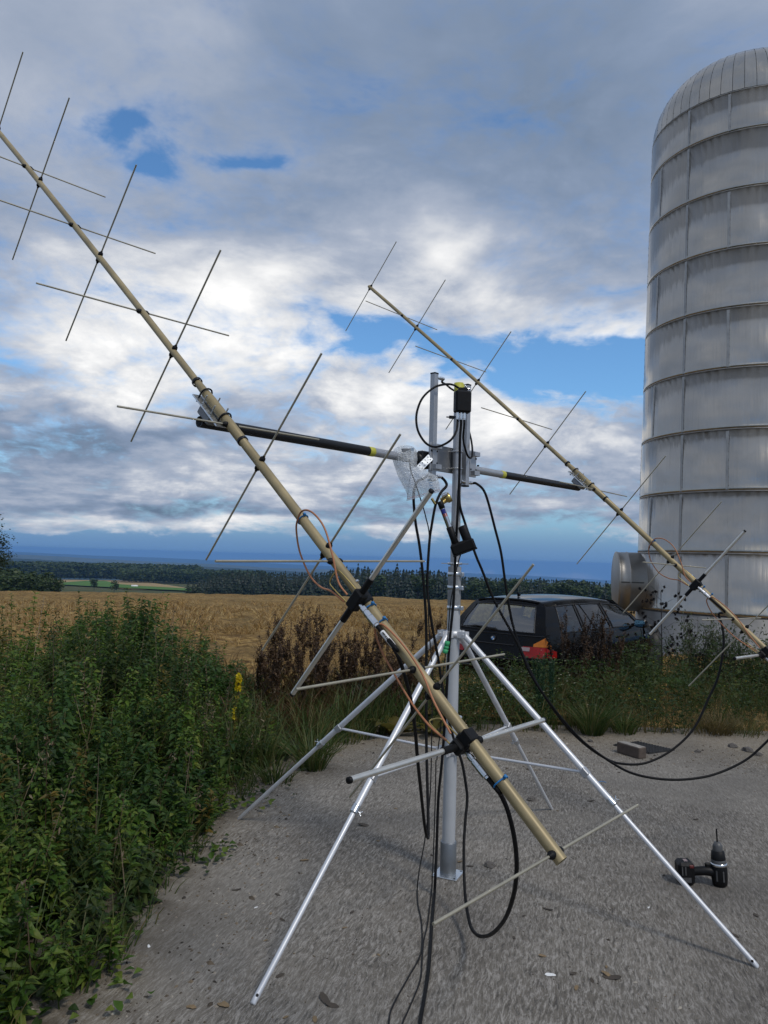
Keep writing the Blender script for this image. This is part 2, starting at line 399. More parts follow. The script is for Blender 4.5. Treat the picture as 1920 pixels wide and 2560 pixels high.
    c = t.mixc(t.maprange(t.noise(pos, .35, 4, .6), .50, .66, 0, .55), c, (.15, .11, .045))
    c = t.mixc(t.maprange(t.noise(t.vec('MULTIPLY', pos, (.18, 1.1, 1)), 1.0, 3, .6), .50, .64, 0, .45), c, (.13, .075, .03))
    c = t.mixc(t.maprange(n3, .45, .65, 0, .3), c, (.36, .26, .12))
    bp = t.n('ShaderNodeBump', {'Height': n2, 'Strength': 1.0, 'Distance': .12}).outputs[0]
    p = t.n('ShaderNodeBsdfPrincipled', {'Base Color': c, 'Roughness': .95, 'Specular IOR Level': .1, 'Normal': bp}); t.n('ShaderNodeOutputMaterial', {'Surface': p.outputs[0]}); MATS['stubble'] = m
    for nm, a, b, sc in (('field_tan', (.30, .21, .10), (.36, .27, .14), .05), ('field_pale', (.46, .44, .16), (.52, .46, .26), .03), ('field_green', (.075, .15, .035), (.10, .19, .05), .05),
                         ('field_yellow', (.40, .36, .03), (.46, .42, .06), .05), ('verge_green', (.085, .10, .025), (.16, .14, .05), .6), ('far_land', (.05, .07, .03), (.12, .11, .05), .012), ('far_hill', (.02, .035, .022), (.045, .055, .03), .004), ('forest_floor', (.012, .02, .010), (.02, .03, .014), .2)):
        m, t = new_mat(nm); pos = t.n('ShaderNodeNewGeometry').outputs['Position']
        c = t.ramp(t.noise(pos, sc, 5, .6), [(.35, a), (.65, b)])
        p = t.n('ShaderNodeBsdfPrincipled', {'Base Color': c, 'Roughness': 1.0, 'Specular IOR Level': .05}); t.n('ShaderNodeOutputMaterial', {'Surface': p.outputs[0]}); MATS[nm] = m
ground_mats()

# ------------------------------------------------------------------ ground sheet to the horizon
def polar_grid(rs, th):
    R, A = np.meshgrid(rs, th, indexing='ij'); return R*np.sin(A), R*np.cos(A)
rs = np.concatenate([[.05], np.linspace(1, 20, 39), np.geomspace(20.8, 16000, 110)])
th = np.linspace(-PI, PI, 241)
gx, gy = polar_grid(rs, th)
gz = T(gx, gy)-.006
nr, na = gx.shape
ii, jj = np.meshgrid(np.arange(nr-1), np.arange(na-1), indexing='ij')
Fq = np.stack([ii*na+jj, ii*na+jj+1, (ii+1)*na+jj+1, (ii+1)*na+jj], -1).reshape(-1, 4)
mi = (np.hypot(gx, gy)[:-1, :-1] > 95).astype(int).ravel()
gnd = bulk('ground', np.stack([gx, gy, gz], -1).reshape(-1, 3), Fq, ['soil_grass', 'far_land'], mi=mi, smooth=True)
tag(gnd, 'weedy soil sloping away to the valley', kind='structure')

# concrete pad with a broken, sunken edge
mb = MB()
outline = [(-1.75, -4), (-1.75, 2.0), (-1.45, 3.2), (-1.35, 4.6), (-1.05, 5.6), (-.6, 6.5), (-.1, 7.5), (1.5, 7.68), (3.2, 7.72), (5.5, 7.6), (8.5, 7.55), (8.5, -4)]
top = [(x, y, .012) for x, y in outline]; bot = [(x, y, -.12) for x, y in outline]; k = len(outline)
mb.add(top+bot, [tuple(range(k))[::-1]]+[(i, (i+1) % k, k+(i+1) % k, k+i) for i in range(k)])
pad = mb.build('concrete_pad', 'concrete'); tag(pad, 'worn grey concrete pad with sandy edges', kind='structure')
PADZ = .012

# stubble field: a rolled sheet with clumps of real straw standing on it
fx = np.linspace(-1, 1, 261); fr = np.geomspace(8.2, 80, 150)
A, R = np.meshgrid(fx*1.25, fr, indexing='ij')
X, Y = R*np.sin(A), R*np.cos(A)
def vnoise(x, y, s, seed):
    g = np.random.default_rng(seed).random((256, 256)); xs, ys = x*s, y*s
    xi, yi = np.floor(xs).astype(int), np.floor(ys).astype(int); fx_, fy_ = xs-xi, ys-yi
    fx_ = fx_*fx_*(3-2*fx_); fy_ = fy_*fy_*(3-2*fy_)
    q = lambda a, b: g[(xi+a) % 256, (yi+b) % 256]
    return (q(0, 0)*(1-fx_)+q(1, 0)*fx_)*(1-fy_)+(q(0, 1)*(1-fx_)+q(1, 1)*fx_)*fy_
hum = .22*vnoise(X, Y, 1.3, 1)+.09*vnoise(X, Y, .5, 2)*np.clip(R/25, .3, 1.4)+.03*vnoise(X, Y, 4, 3)
Z = T(X, Y)+.02+hum*np.clip((R-8)/3, 0, 1)
na_, nr_ = X.shape
ii, jj = np.meshgrid(np.arange(na_-1), np.arange(nr_-1), indexing='ij')
Fq = np.stack([ii*nr_+jj, ii*nr_+jj+1, (ii+1)*nr_+jj+1, (ii+1)*nr_+jj], -1).reshape(-1, 4)[:, ::-1]
fo = bulk('stubble_field', np.stack([X, Y, Z], -1).reshape(-1, 3), Fq, 'stubble', smooth=True); tag(fo, 'golden harvested stubble field', kind='structure')
# verge behind the field
vr = np.array([80.2, 84, 88, 92]); A2, R2 = np.meshgrid(np.linspace(-1.2, 1.2, 80), vr, indexing='ij')
X2, Y2 = R2*np.sin(A2), R2*np.cos(A2); Z2 = T(X2, Y2)+.05+.12*vnoise(X2, Y2, .5, 5)
ii, jj = np.meshgrid(np.arange(79), np.arange(3), indexing='ij')
Fq = np.stack([ii*4+jj, ii*4+jj+1, (ii+1)*4+jj+1, (ii+1)*4+jj], -1).reshape(-1, 4)[:, ::-1]
tag(bulk('grass_verge', np.stack([X2, Y2, Z2], -1).reshape(-1, 3), Fq, 'verge_green'), 'green grass verge at the field edge', kind='structure')

# far fields, draped on the slope below
def drape(name, pix, mat, lift):
    P = [thit(x, y, 120) for x, y in pix]; P = [p for p in P if p is not None]
    c = np.mean(P, 0); n = 8; V = []; Fc = []
    # fan of rings
    m = len(P)
    for k in range(n+1):
        for p in P:
            q = c+(p-c)*k/n; V.append((q[0], q[1], T(q[0], q[1])+lift))
    Fc = [(k*m+i, k*m+(i+1) % m, (k+1)*m+(i+1) % m, (k+1)*m+i) for k in range(n) for i in range(m)]
    mbx = MB(); mbx.add(V, Fc); o = mbx.build(name, mat); tag(o, None, kind='structure')
drape('tan_field', [(60, 1441), (200, 1444), (470, 1447), (490, 1478), (330, 1475), (150, 1462), (90, 1455)], 'field_tan', .5)
drape('pale_field', [(118, 1437), (210, 1436.5), (306, 1438), (303, 1446.5), (200, 1444), (130, 1440)], 'field_pale', .9)
drape('meadow', [(150, 1459), (215, 1454), (262, 1454), (300, 1463), (360, 1468), (470, 1474), (520, 1478), (470, 1480), (330, 1474), (150, 1464)], 'field_green', .9)
drape('yellow_field', [(385, 1450), (430, 1450), (490, 1452), (490, 1457), (400, 1454)], 'field_yellow', .9)

# distant hills
def ridge(name, r, yfun, depth, mat, seed):
    az = np.linspace(-.9, .9, 220); V = []; Fc = []
    nzs = np.random.default_rng(seed).random(40)
    for i, a in enumerate(az):
        xp = 960+F_PX*math.tan(a) if abs(a) < 1.2 else 0
        hor = 1394+(xp-960)*.0283
        wig = np.interp((a+1)*14, np.arange(40), nzs)*.0016+np.interp((a+1)*5, np.arange(40), nzs[::-1])*.003
        top = CAM_H-(yfun(a)-wig)*r
        for kk, (rr, zz) in enumerate(((r-depth, top-90), (r-depth*.5, top-35), (r, top), (r+depth*.4, top-25))):
            V.append((rr*math.sin(a), rr*math.cos(a), zz))
    Fc = [(i*4+k, i*4+k+1, (i+1)*4+k+1, (i+1)*4+k) for i in range(len(az)-1) for k in range(3)]
    o = bulk(name, V, arr(Fc)[:, ::-1], mat, smooth=True); tag(o, None, kind='structure')
ridge('near_hill_ridge', 3600, lambda a: .0150+.024*max(0, a+.45), 900, 'far_hill', 3)
ridge('middle_hill_ridge', 7000, lambda a: .0118+.022*max(0, a+.45), 1200, 'far_land', 6)
ridge('far_hill_ridge', 13500, lambda a: .0080+.020*max(0, a+.45), 1500, 'far_hill', 4)

# ------------------------------------------------------------------ trees
def spruce_parts(h, r, seed, lay=13):
    g = np.random.default_rng(seed); V = []; Fc = []
    for l in range(lay):
        f = l/(lay-1); z = h*(.10+.88*f); rad = r*(1-f)**.85*(.8+.4*g.random())+.06*r
        nb = max(5, int(11*(1-f)+4))
        for b in range(nb):
            a = 2*PI*b/nb+g.random()*.8; L = rad*(.65+.55*g.random()); wd = .30*r*(1-.6*f)*(.6+.6*g.random()); dz = -L*.38-.02*h
            dx, dy = math.cos(a), math.sin(a); o = len(V)
            th_ = .10*r
            V += [(0, 0, z+.04*h), (dx*L*.55-dy*wd, dy*L*.55+dx*wd, z+dz*.45), (dx*L, dy*L, z+dz), (dx*L*.55+dy*wd, dy*L*.55-dx*wd, z+dz*.45), (dx*L*.5, dy*L*.5, z+dz*.45+th_*2.4)]
            Fc += [(o, o+1, o+4), (o+1, o+2, o+4), (o+2, o+3, o+4), (o+3, o, o+4)]
    o = len(V); V += [(.05*r, 0, h*.9), (-.04*r, .04*r, h*.9), (-.04*r, -.04*r, h*.9), (0, 0, h)]; Fc += [(o, o+1, o+3), (o+1, o+2, o+3), (o+2, o, o+3)]
    return V, Fc
def broad_parts(h, r, seed, n=420, ls=.55, low=.16):
    g = np.random.default_rng(seed); V = []; Fc = []
    cl = [(g.normal(0, .42*r), g.normal(0, .42*r), h*(low+.16+(.74-low)*g.random())) for _ in range(9)]
    for i in range(n):
        c = cl[g.integers(9)]; d = g.normal(size=3); d /= np.linalg.norm(d); rr = r*.52*(.55+.5*g.random())
        p = arr(c)+d*rr*arr([1, 1, 1.1]); p[2] = min(max(p[2], h*low), h*1.02); s_ = ls*r*(.18+.22*g.random())
        a, b, _ = frame(d+g.normal(size=3)*.6); o = len(V)
        V += [p-a*s_, p-b*s_*.6, p+a*s_, p+b*s_*.6]; Fc += [(o, o+1, o+2), (o, o+2, o+3)]
    return V, Fc
def mesh_of(name, V, Fc, mat):
    me = bpy.data.meshes.new(name); me.from_pydata([tuple(map(float, q)) for q in V], [], Fc); me.materials.append(MATS[mat]); me.update(); return me
def trunk_mesh(name, h, r):
    m_ = MB(); m_.tube([(0, 0, -.3), (0, 0, h*.3), (0.01*h, 0, h*.75)], [r, r*.8, r*.35], 6)
    me = bpy.data.meshes.new(name); me.from_pydata(m_.v, [], m_.f); me.materials.append(MATS['bark']); me.update(); return me
SP = [(mesh_of('spruce_crown', *spruce_parts(1, .25+.04*(i % 3), 20+i, 9+i % 3), 'spruce')) for i in range(5)]
BR = [(mesh_of('leafy_crown', *broad_parts(1, .36, 40+i), 'deciduous')) for i in range(4)]
TRK = trunk_mesh('trunk', 1, .022)
def place_tree(name, label, cat, group, me, x, y, h, wide=1.0, rz=0.0):
    t = thing(name, label, cat, (x, y, float(T(x, y))), group); t.scale = (h*wide, h*wide, h); t.rotation_euler = (0, 0, rz)
    c = bpy.data.objects.new('crown', me); COL.objects.link(c); c.parent = t
    k = bpy.data.objects.new('trunk', TRK); COL.objects.link(k); k.parent = t
    return t
def az_of(px): d = ray(px, 1400); return math.atan2(d[0], d[1])
def tree_top(px, ytop, r):
    a = az_of(px); x, y = r*math.sin(a), r*math.cos(a); d = ray(px, ytop); zt = CAM_H+d[2]/math.hypot(d[0], d[1])*r
    return x, y, zt-float(T(x, y))
prof = [(512, 1442), (530, 1436), (575, 1428), (640, 1428), (700, 1430), (767, 1432), (824, 1428), (880, 1420), (935, 1424), (1000, 1426), (1045, 1424), (1100, 1428), (1140, 1434), (1180, 1443), (1281, 1444), (1426, 1449), (1540, 1457)]
px_ = np.array([p[0] for p in prof]); py_ = np.array([p[1] for p in prof])
n = 0
for row, (r0, dens, dy) in enumerate(((335, 62, 7), (352, 66, 2), (375, 60, 0))):
    for i in range(dens):
        px = 512+(1545-512)*(i+.5*(row % 2)+rng.uniform(-.35, .35))/dens; px = max(px, 512)
        yt = np.interp(px, px_, py_)+dy+rng.uniform(-3, 6)
        if row == 2 and 850 < px < 1065 and rng.random() < .38: yt -= rng.uniform(5, 15)
        r = r0+rng.uniform(-6, 6)
        x, y, h = tree_top(px, yt, r)
        leafy = (px > 1170 and rng.random() < (.75 if row < 1 else .3)) or (row == 0 and rng.random() < .12)
        if leafy:
            place_tree('forest_broadleaf_tree', 'green broadleaf tree in the forest edge beyond the stubble field', 'tree', 'broadleaf trees in the forest edge', BR[n % 4], x, y, h*rng.uniform(.85, 1.0), rng.uniform(.9, 1.3), rng.uniform(0, 6))
        else:
            place_tree('forest_spruce', 'dark spruce in the forest edge beyond the stubble field', 'tree', 'spruces in the forest edge', SP[n % 5], x, y, h, rng.uniform(.85, 1.25), rng.uniform(0, 6))
        n += 1
# the wood behind that front, one mass
def forest_mass(name, label, spots, mat_sp=True, nmat='spruce'):
    Vs = []; Fs = []; o = 0
    base = [spruce_parts(1, .28, 70+i, 7) if mat_sp else broad_parts(1, .42, 90+i, 110, .9) for i in range(4)]
    base = [(arr(v), arr(f)) for v, f in base]
    for i, (x, y, h) in enumerate(spots):
        v, f = base[i % 4]; a = i*1.7; c, s_ = math.cos(a), math.sin(a)
        vv = np.stack([(v[:, 0]*c-v[:, 1]*s_)*h, (v[:, 0]*s_+v[:, 1]*c)*h, v[:, 2]*h], -1)+[x, y, float(T(x, y))]
        Vs.append(vv); Fs.append(f+o); o += len(v)
    ob = bulk(name, np.vstack(Vs), np.vstack(Fs), nmat); tag(ob, label, 'forest', kind='stuff')
sp_ = []
for r0 in (395, 420, 450, 480):
    for i in range(90):
        px = 500+1080*(i+rng.random())/90; x, y, h = tree_top(px, np.interp(px, px_, py_)+rng.uniform(1, 7), r0+rng.uniform(-10, 10)); sp_.append((x, y, max(h, 6)))
forest_mass('spruce_wood', 'dark spruce wood massed behind the forest edge', sp_)
sp_ = []
for r0, x0, x1, yt in ((1000, -120, 330, 1411), (1060, -120, 420, 1410), (1120, -120, 500, 1409), (800, 312, 640, 1424), (840, 306, 640, 1421), (880, 306, 660, 1419)):
    nn = int((x1-x0)/3.2)
    for i in range(nn):
        px = x0+(x1-x0)*(i+rng.random())/nn; x, y, h = tree_top(px, yt+(px-200)*.02+rng.uniform(-2, 3), r0+rng.uniform(-15, 15)); sp_.append((x, y, max(h, 8)))
forest_mass('valley_wood', 'far green wood beyond the valley fields', sp_, False, 'deciduous')
# dark hedge of bushes on the left, two field trees, two conifers
for i, (px, yt, rr) in enumerate([(-30, 1424, 225), (-8, 1428, 215), (14, 1425, 225), (38, 1424, 222), (58, 1427, 218), (76, 1427, 226), (98, 1433, 220), (118, 1442, 218), (141, 1446, 216), (25, 1436, 205), (60, 1440, 205), (-15, 1438, 205), (105, 1445, 207)]):
    x, y, h = tree_top(px, yt, rr)
    place_tree('hedge_bush', 'dark rounded bush in the hedge below the field crest', 'bush', 'bushes in the hedge below the field crest', BR[i % 4], x, y, h, 1.15, i*1.3)
for i, (px, yt, r, lab) in enumerate(((239, 1447, 480, 'small round tree standing alone in the green meadow'), (289, 1450, 440, 'small spreading tree with a bare top at the meadow edge'))):
    x, y, h = tree_top(px, yt, r); place_tree('field_tree', lab, 'tree', None, BR[i], x, y, h, 1.05, i)
for i, (px, yt) in enumerate(((474, 1452), (487, 1454), (500, 1451))):
    x, y, h = tree_top(px, yt, 300); place_tree('conifer', 'small conifer standing apart from the forest edge', 'tree', 'conifers standing apart from the forest', SP[i], x, y, h, 1.5, i)
# big tree at the field's left end
def big_tree():
    x, y, h = tree_top(-38, 1283, 66); z = float(T(x, y)); t = thing('tree', 'leafy tree standing alone in the stubble field', 'tree', (x, y, z))
    g = np.random.default_rng(5); V = []; Fc = []; cl = []
    for _ in range(26):
        d = g.normal(size=3); d /= np.linalg.norm(d); cl.append(arr([d[0]*1.55, d[1]*1.5, h*.62+d[2]*1.9])*1.0)
    for i in range(5200):
        c = cl[g.integers(26)]; p = c+g.normal(size=3)*.34; s_ = .05+.06*g.random(); a, b, _ = frame(g.normal(size=3)); o = len(V)
        V += [p-a*s_, p-b*s_*.5, p+a*s_, p+b*s_*.5]; Fc += [(o, o+1, o+2, o+3)]
    bulk('crown', V, Fc, 'tree_leaf', t)
    m_ = MB(); m_.tube([(0, 0, -.2), (.05, 0, h*.3), (0, 0, h*.7)], [.17, .13, .05], 8)
    for c in cl[:14]: m_.tube(spline([(0, 0, h*.3+.1*random.random()*h), (c[0]*.45, c[1]*.45, h*.45), tuple(c)], 4), np.linspace(.06, .012, 9), 5)
    m_.build('trunk', 'bark').parent = t
big_tree()
# white round bale wrapped in foil far down in the meadow
b = thit(336, 1469, 120); mb = MB(); mb.lathe((b[0]-2.3, b[1], b[2]+1.0), (1, .1, 0), [(0, .8), (.1, 1.0), (4.5, 1.0), (4.6, .8)], 14)
tag(mb.build('wrapped_bale', 'white_scrap', None, (b[0], b[1], b[2])), 'white foil wrapped bale lying in the far green meadow', 'bale')

# ------------------------------------------------------------------ silo
def silo_mats():
    m, t = new_mat('silo_steel'); oi = t.n('ShaderNodeObjectInfo'); pos = t.n('ShaderNodeTexCoord').outputs['Object']; wp = t.n('ShaderNodeNewGeometry').outputs['Position']
    off = t.vec('ADD', wp, t.n('ShaderNodeCombineXYZ', {0: t.math('MULTIPLY', oi.outputs['Random'], 37.0), 1: 0.0, 2: t.math('MULTIPLY', oi.outputs['Random'], 11.0)}).outputs[0])
    fine_ = t.noise(t.vec('MULTIPLY', wp, (26, 26, .8)), 1.0, 5, .65); stk = t.noise(t.vec('MULTIPLY', wp, (5, 5, .12)), 1.0, 4, .6); big_ = t.noise(off, 1.0, 4, .6, .8); dent = t.noise(off, .9, 2, .4, 1.2)
    smear = t.noise(t.vec('MULTIPLY', off, (1.6, 1.6, .9)), 1.2, 5, .6, 1.6)
    c = t.ramp(big_, [(.3, (.40, .372, .328)), (.7, (.49, .458, .408))])
    c = t.mixc(t.maprange(fine_, .52, .78, 0, .26), c, (.26, .24, .21))
    c = t.mixc(t.maprange(smear, .60, .66, 0, .22), c, (.47, .455, .43))
    c = t.mixc(t.math('MULTIPLY', oi.outputs['Random'], .16), c, (.25, .24, .22))
    ro = t.maprange(t.math('ADD', t.math('MULTIPLY', fine_, .5), t.math('MULTIPLY', big_, .5)), .3, .7, .14, .25)
    bp = t.n('ShaderNodeBump', {'Height': t.math('ADD', t.math('MULTIPLY', dent, .45), stk), 'Strength': .22, 'Distance': .06}).outputs[0]
    p = t.n('ShaderNodeBsdfPrincipled', {'Base Color': c, 'Metallic': .92, 'Roughness': ro, 'Normal': bp, 'Anisotropic': .5})
    t.n('ShaderNodeOutputMaterial', {'Surface': p.outputs[0]}); MATS['silo_steel'] = m
    simple('duct_steel', (.33, .315, .29), .42, .85, .12, 3); simple('silo_band', (.36, .35, .33), .42, .8, .2, 6); simple('rivet', (.05, .048, .045), .6, .4); simple('seam_seal', (.045, .043, .04), .7, 0, .2, 5)
    simple('silo_base', (.24, .235, .225), .5, .5, .2, 2, .2, 30)
silo_mats()
SX, SY, SR, SK = 8.881, 18.666, 2.576, .02644
def srad(z): return SR-SK*z
def silo():
    z0 = -.62; t = thing('silo', 'tall riveted sheet metal silo with a domed top', 'silo', (SX, SY, z0))
    zs = [.562+1.365*i for i in range(9)]+[12.43]
    def obj_at(m_, name, mat, parent, rz=0.0):
        o = m_.build(name, mat, None); o.parent = parent; o.location = (0, 0, 0); o.rotation_euler = (0, 0, rz); return o
    m_ = MB(); n = 64
    m_.lathe((0, 0, 0), (0, 0, 1), [(-.3, srad(0)+.02), (zs[0]-z0-.02, srad(zs[0])+.004), (zs[0]-z0-.02, srad(zs[0])-.05)], n, caps=False); obj_at(m_, 'base_ring', 'silo_base', t)
    seams = []
    for i in range(len(zs)-1):
        za, zb = zs[i], zs[i+1]; a0 = math.radians(-124.5 if i % 2 == (len(zs)-2) % 2 else -148.5); step = math.radians(48); gap = .0035
        me = None
        # 7 full panels and one shorter closing panel
        edges = [a0+step*k for k in range(8)]+[a0+2*PI]
        for k in range(8):
            span = edges[k+1]-edges[k]
            if k < 7 and me is not None:
                o = bpy.data.objects.new('panel', me); COL.objects.link(o)
            else:
                m_ = MB(); ns = max(3, int(round(span/math.radians(4)))); V = []; Fc = []
                rr = lambda z, e: srad(z)+e
                prof_ = [(za+.012, -.03), (za+.012, .0), (za+.05, .012), (za+.09, .004), (zb-.02, .004), (zb-.02, -.03)]
                for j in range(ns+1):
                    a = gap+(span-2*gap)*j/ns
                    for z, e in prof_: V.append((rr(z, e)*math.cos(a), rr(z, e)*math.sin(a), z-z0))
                q = len(prof_)
                Fc = [(j*q+p, (j+1)*q+p, (j+1)*q+p+1, j*q+p+1) for j in range(ns) for p in range(q-1)]
                m_.add(V, Fc, True); o = m_.build('panel', 'silo_steel', None)
                if k == 0: me = o.data
            o.parent = t; o.rotation_euler = (0, 0, edges[k]); seams.append((edges[k], za, zb))
        m_ = MB(); m_.lathe((0, 0, zb-z0), (0, 0, 1), [(-.014, srad(zb)-.02), (-.014, srad(zb)+.005), (-.004, srad(zb)+.010), (.008, srad(zb)+.005), (.008, srad(zb)-.02)], 72, caps=False)
        obj_at(m_, 'band', 'silo_band', t)
    # dark liner that shows in the joints
    m_ = MB(); m_.lathe((0, 0, 0), (0, 0, 1), [(zs[0]-z0-.05, srad(zs[0])-.012), (zs[-1]-z0, srad(zs[-1])-.012)], 64, caps=False); obj_at(m_, 'joint_seal', 'seam_seal', t)
    # dome segments
    nd = 56; rb = srad(12.43); prof_ = []
    for q in np.linspace(0, 1, 9):
        a = q*PI/2*.98; prof_.append((rb*(.22+.78*math.cos(a)**.8), 12.43+.02+1.55*math.sin(a)))
    prof_.append((.02, 14.25))
    m_ = MB(); V = []; sp = 2*PI/nd
    for a in (.0022, sp*.5, sp-.0022):
        for r, z in prof_: V.append((r*math.cos(a), r*math.sin(a), z-z0+(.0 if a == sp*.5 else .006)))
    q = len(prof_); m_.add(V, [(j*q+p, (j+1)*q+p, (j+1)*q+p+1, j*q+p+1) for j in range(2) for p in range(q-1)], True)
    first = m_.build('dome_panel', 'silo_steel', None)
    for k in range(nd):
        o = first if k == 0 else bpy.data.objects.new('dome_panel', first.data)
        if k: COL.objects.link(o)
        o.parent = t; o.rotation_euler = (0, 0, math.radians(-110.08)+k*sp)
    m_ = MB(); m_.lathe((0, 0, -z0), (0, 0, 1), [(z-.0, max(r-.012, .01)) for r, z in prof_], 56, caps=False); obj_at(m_, 'dome_liner', 'seam_seal', t)
    # rivets (too small to pick apart): one mesh
    V = []; Fc = []
    def rivet(a, z, r, s_=.012):
        c = arr([r*math.cos(a), r*math.sin(a), z-z0]); d = arr([math.cos(a), math.sin(a), 0]); x, y, _ = frame(d); o = len(V)
        V.extend([c+x*s_, c+y*s_, c-x*s_, c-y*s_, c+d*s_*.9]); Fc.extend([(o, o+1, o+4), (o+1, o+2, o+4), (o+2, o+3, o+4), (o+3, o, o+4)])
    for a, za, zb in seams:
        for z in np.arange(za+.12, zb-.05, .185): rivet(a+.012, z, srad(z)+.006)
    for k in range(nd):
        a = math.radians(-110.08)+k*sp
        for (r1, z1), (r2, z2) in zip(prof_[:6], prof_[1:7]): rivet(a, (z1+z2)/2, (r1+r2)/2+.008, .010)
    o = bulk('rivet', V, Fc, 'rivet', t); o['kind'] = 'stuff'
    # flap strips over the vertical seams
    m_ = MB()
    V = []; 
    for j in range(3):
        a = (-.012, 0, .012)[j]
        for z in (.03, 1.33): V.append(((SR+.010)*math.cos(a), (SR+.010)*math.sin(a), z))
    m_.add(V, [(0, 2, 3, 1), (2, 4, 5, 3)], True); strip = None
    for a, za, zb in seams:
        m_ = MB(); V = []
        for q_ in (-.011, .015):
            for z in (za+.03, zb-.04): V.append(((srad(z)+.009)*math.cos(a+q_), (srad(z)+.009)*math.sin(a+q_), z-z0))
        m_.add(V, [(0, 2, 3, 1)]); obj_at(m_, 'seam_strip', 'silo_band', t)
    # round duct stub on the side
    ang = math.radians(171); d = arr([math.cos(ang), math.sin(ang), 0]); c = d*(srad(1.35)-.35); zc = 1.20-z0
    m_ = MB(); prof2 = [(0, .73), (.62, .73), (.63, .742), (.655, .742), (.665, .73), (.86, .73), (.87, .742), (.90, .742), (.915, .70), (.925, .01)]
    m_.lathe((c[0], c[1], zc), d, prof2, 40, caps=False); du = m_.build('duct', 'duct_steel', None); du.parent = t
    x, y, _ = frame(d); m_ = MB(); base = arr([c[0], c[1], zc])
    side = arr([d[1], -d[0], 0])
    if side[1] > 0: side = -side
    m_.box(base+d*.62+side*.735, d*.28, arr([0, 0, .014]), side*.006); q = m_.build('seam', 'seam_seal', None); q.parent = du
silo()
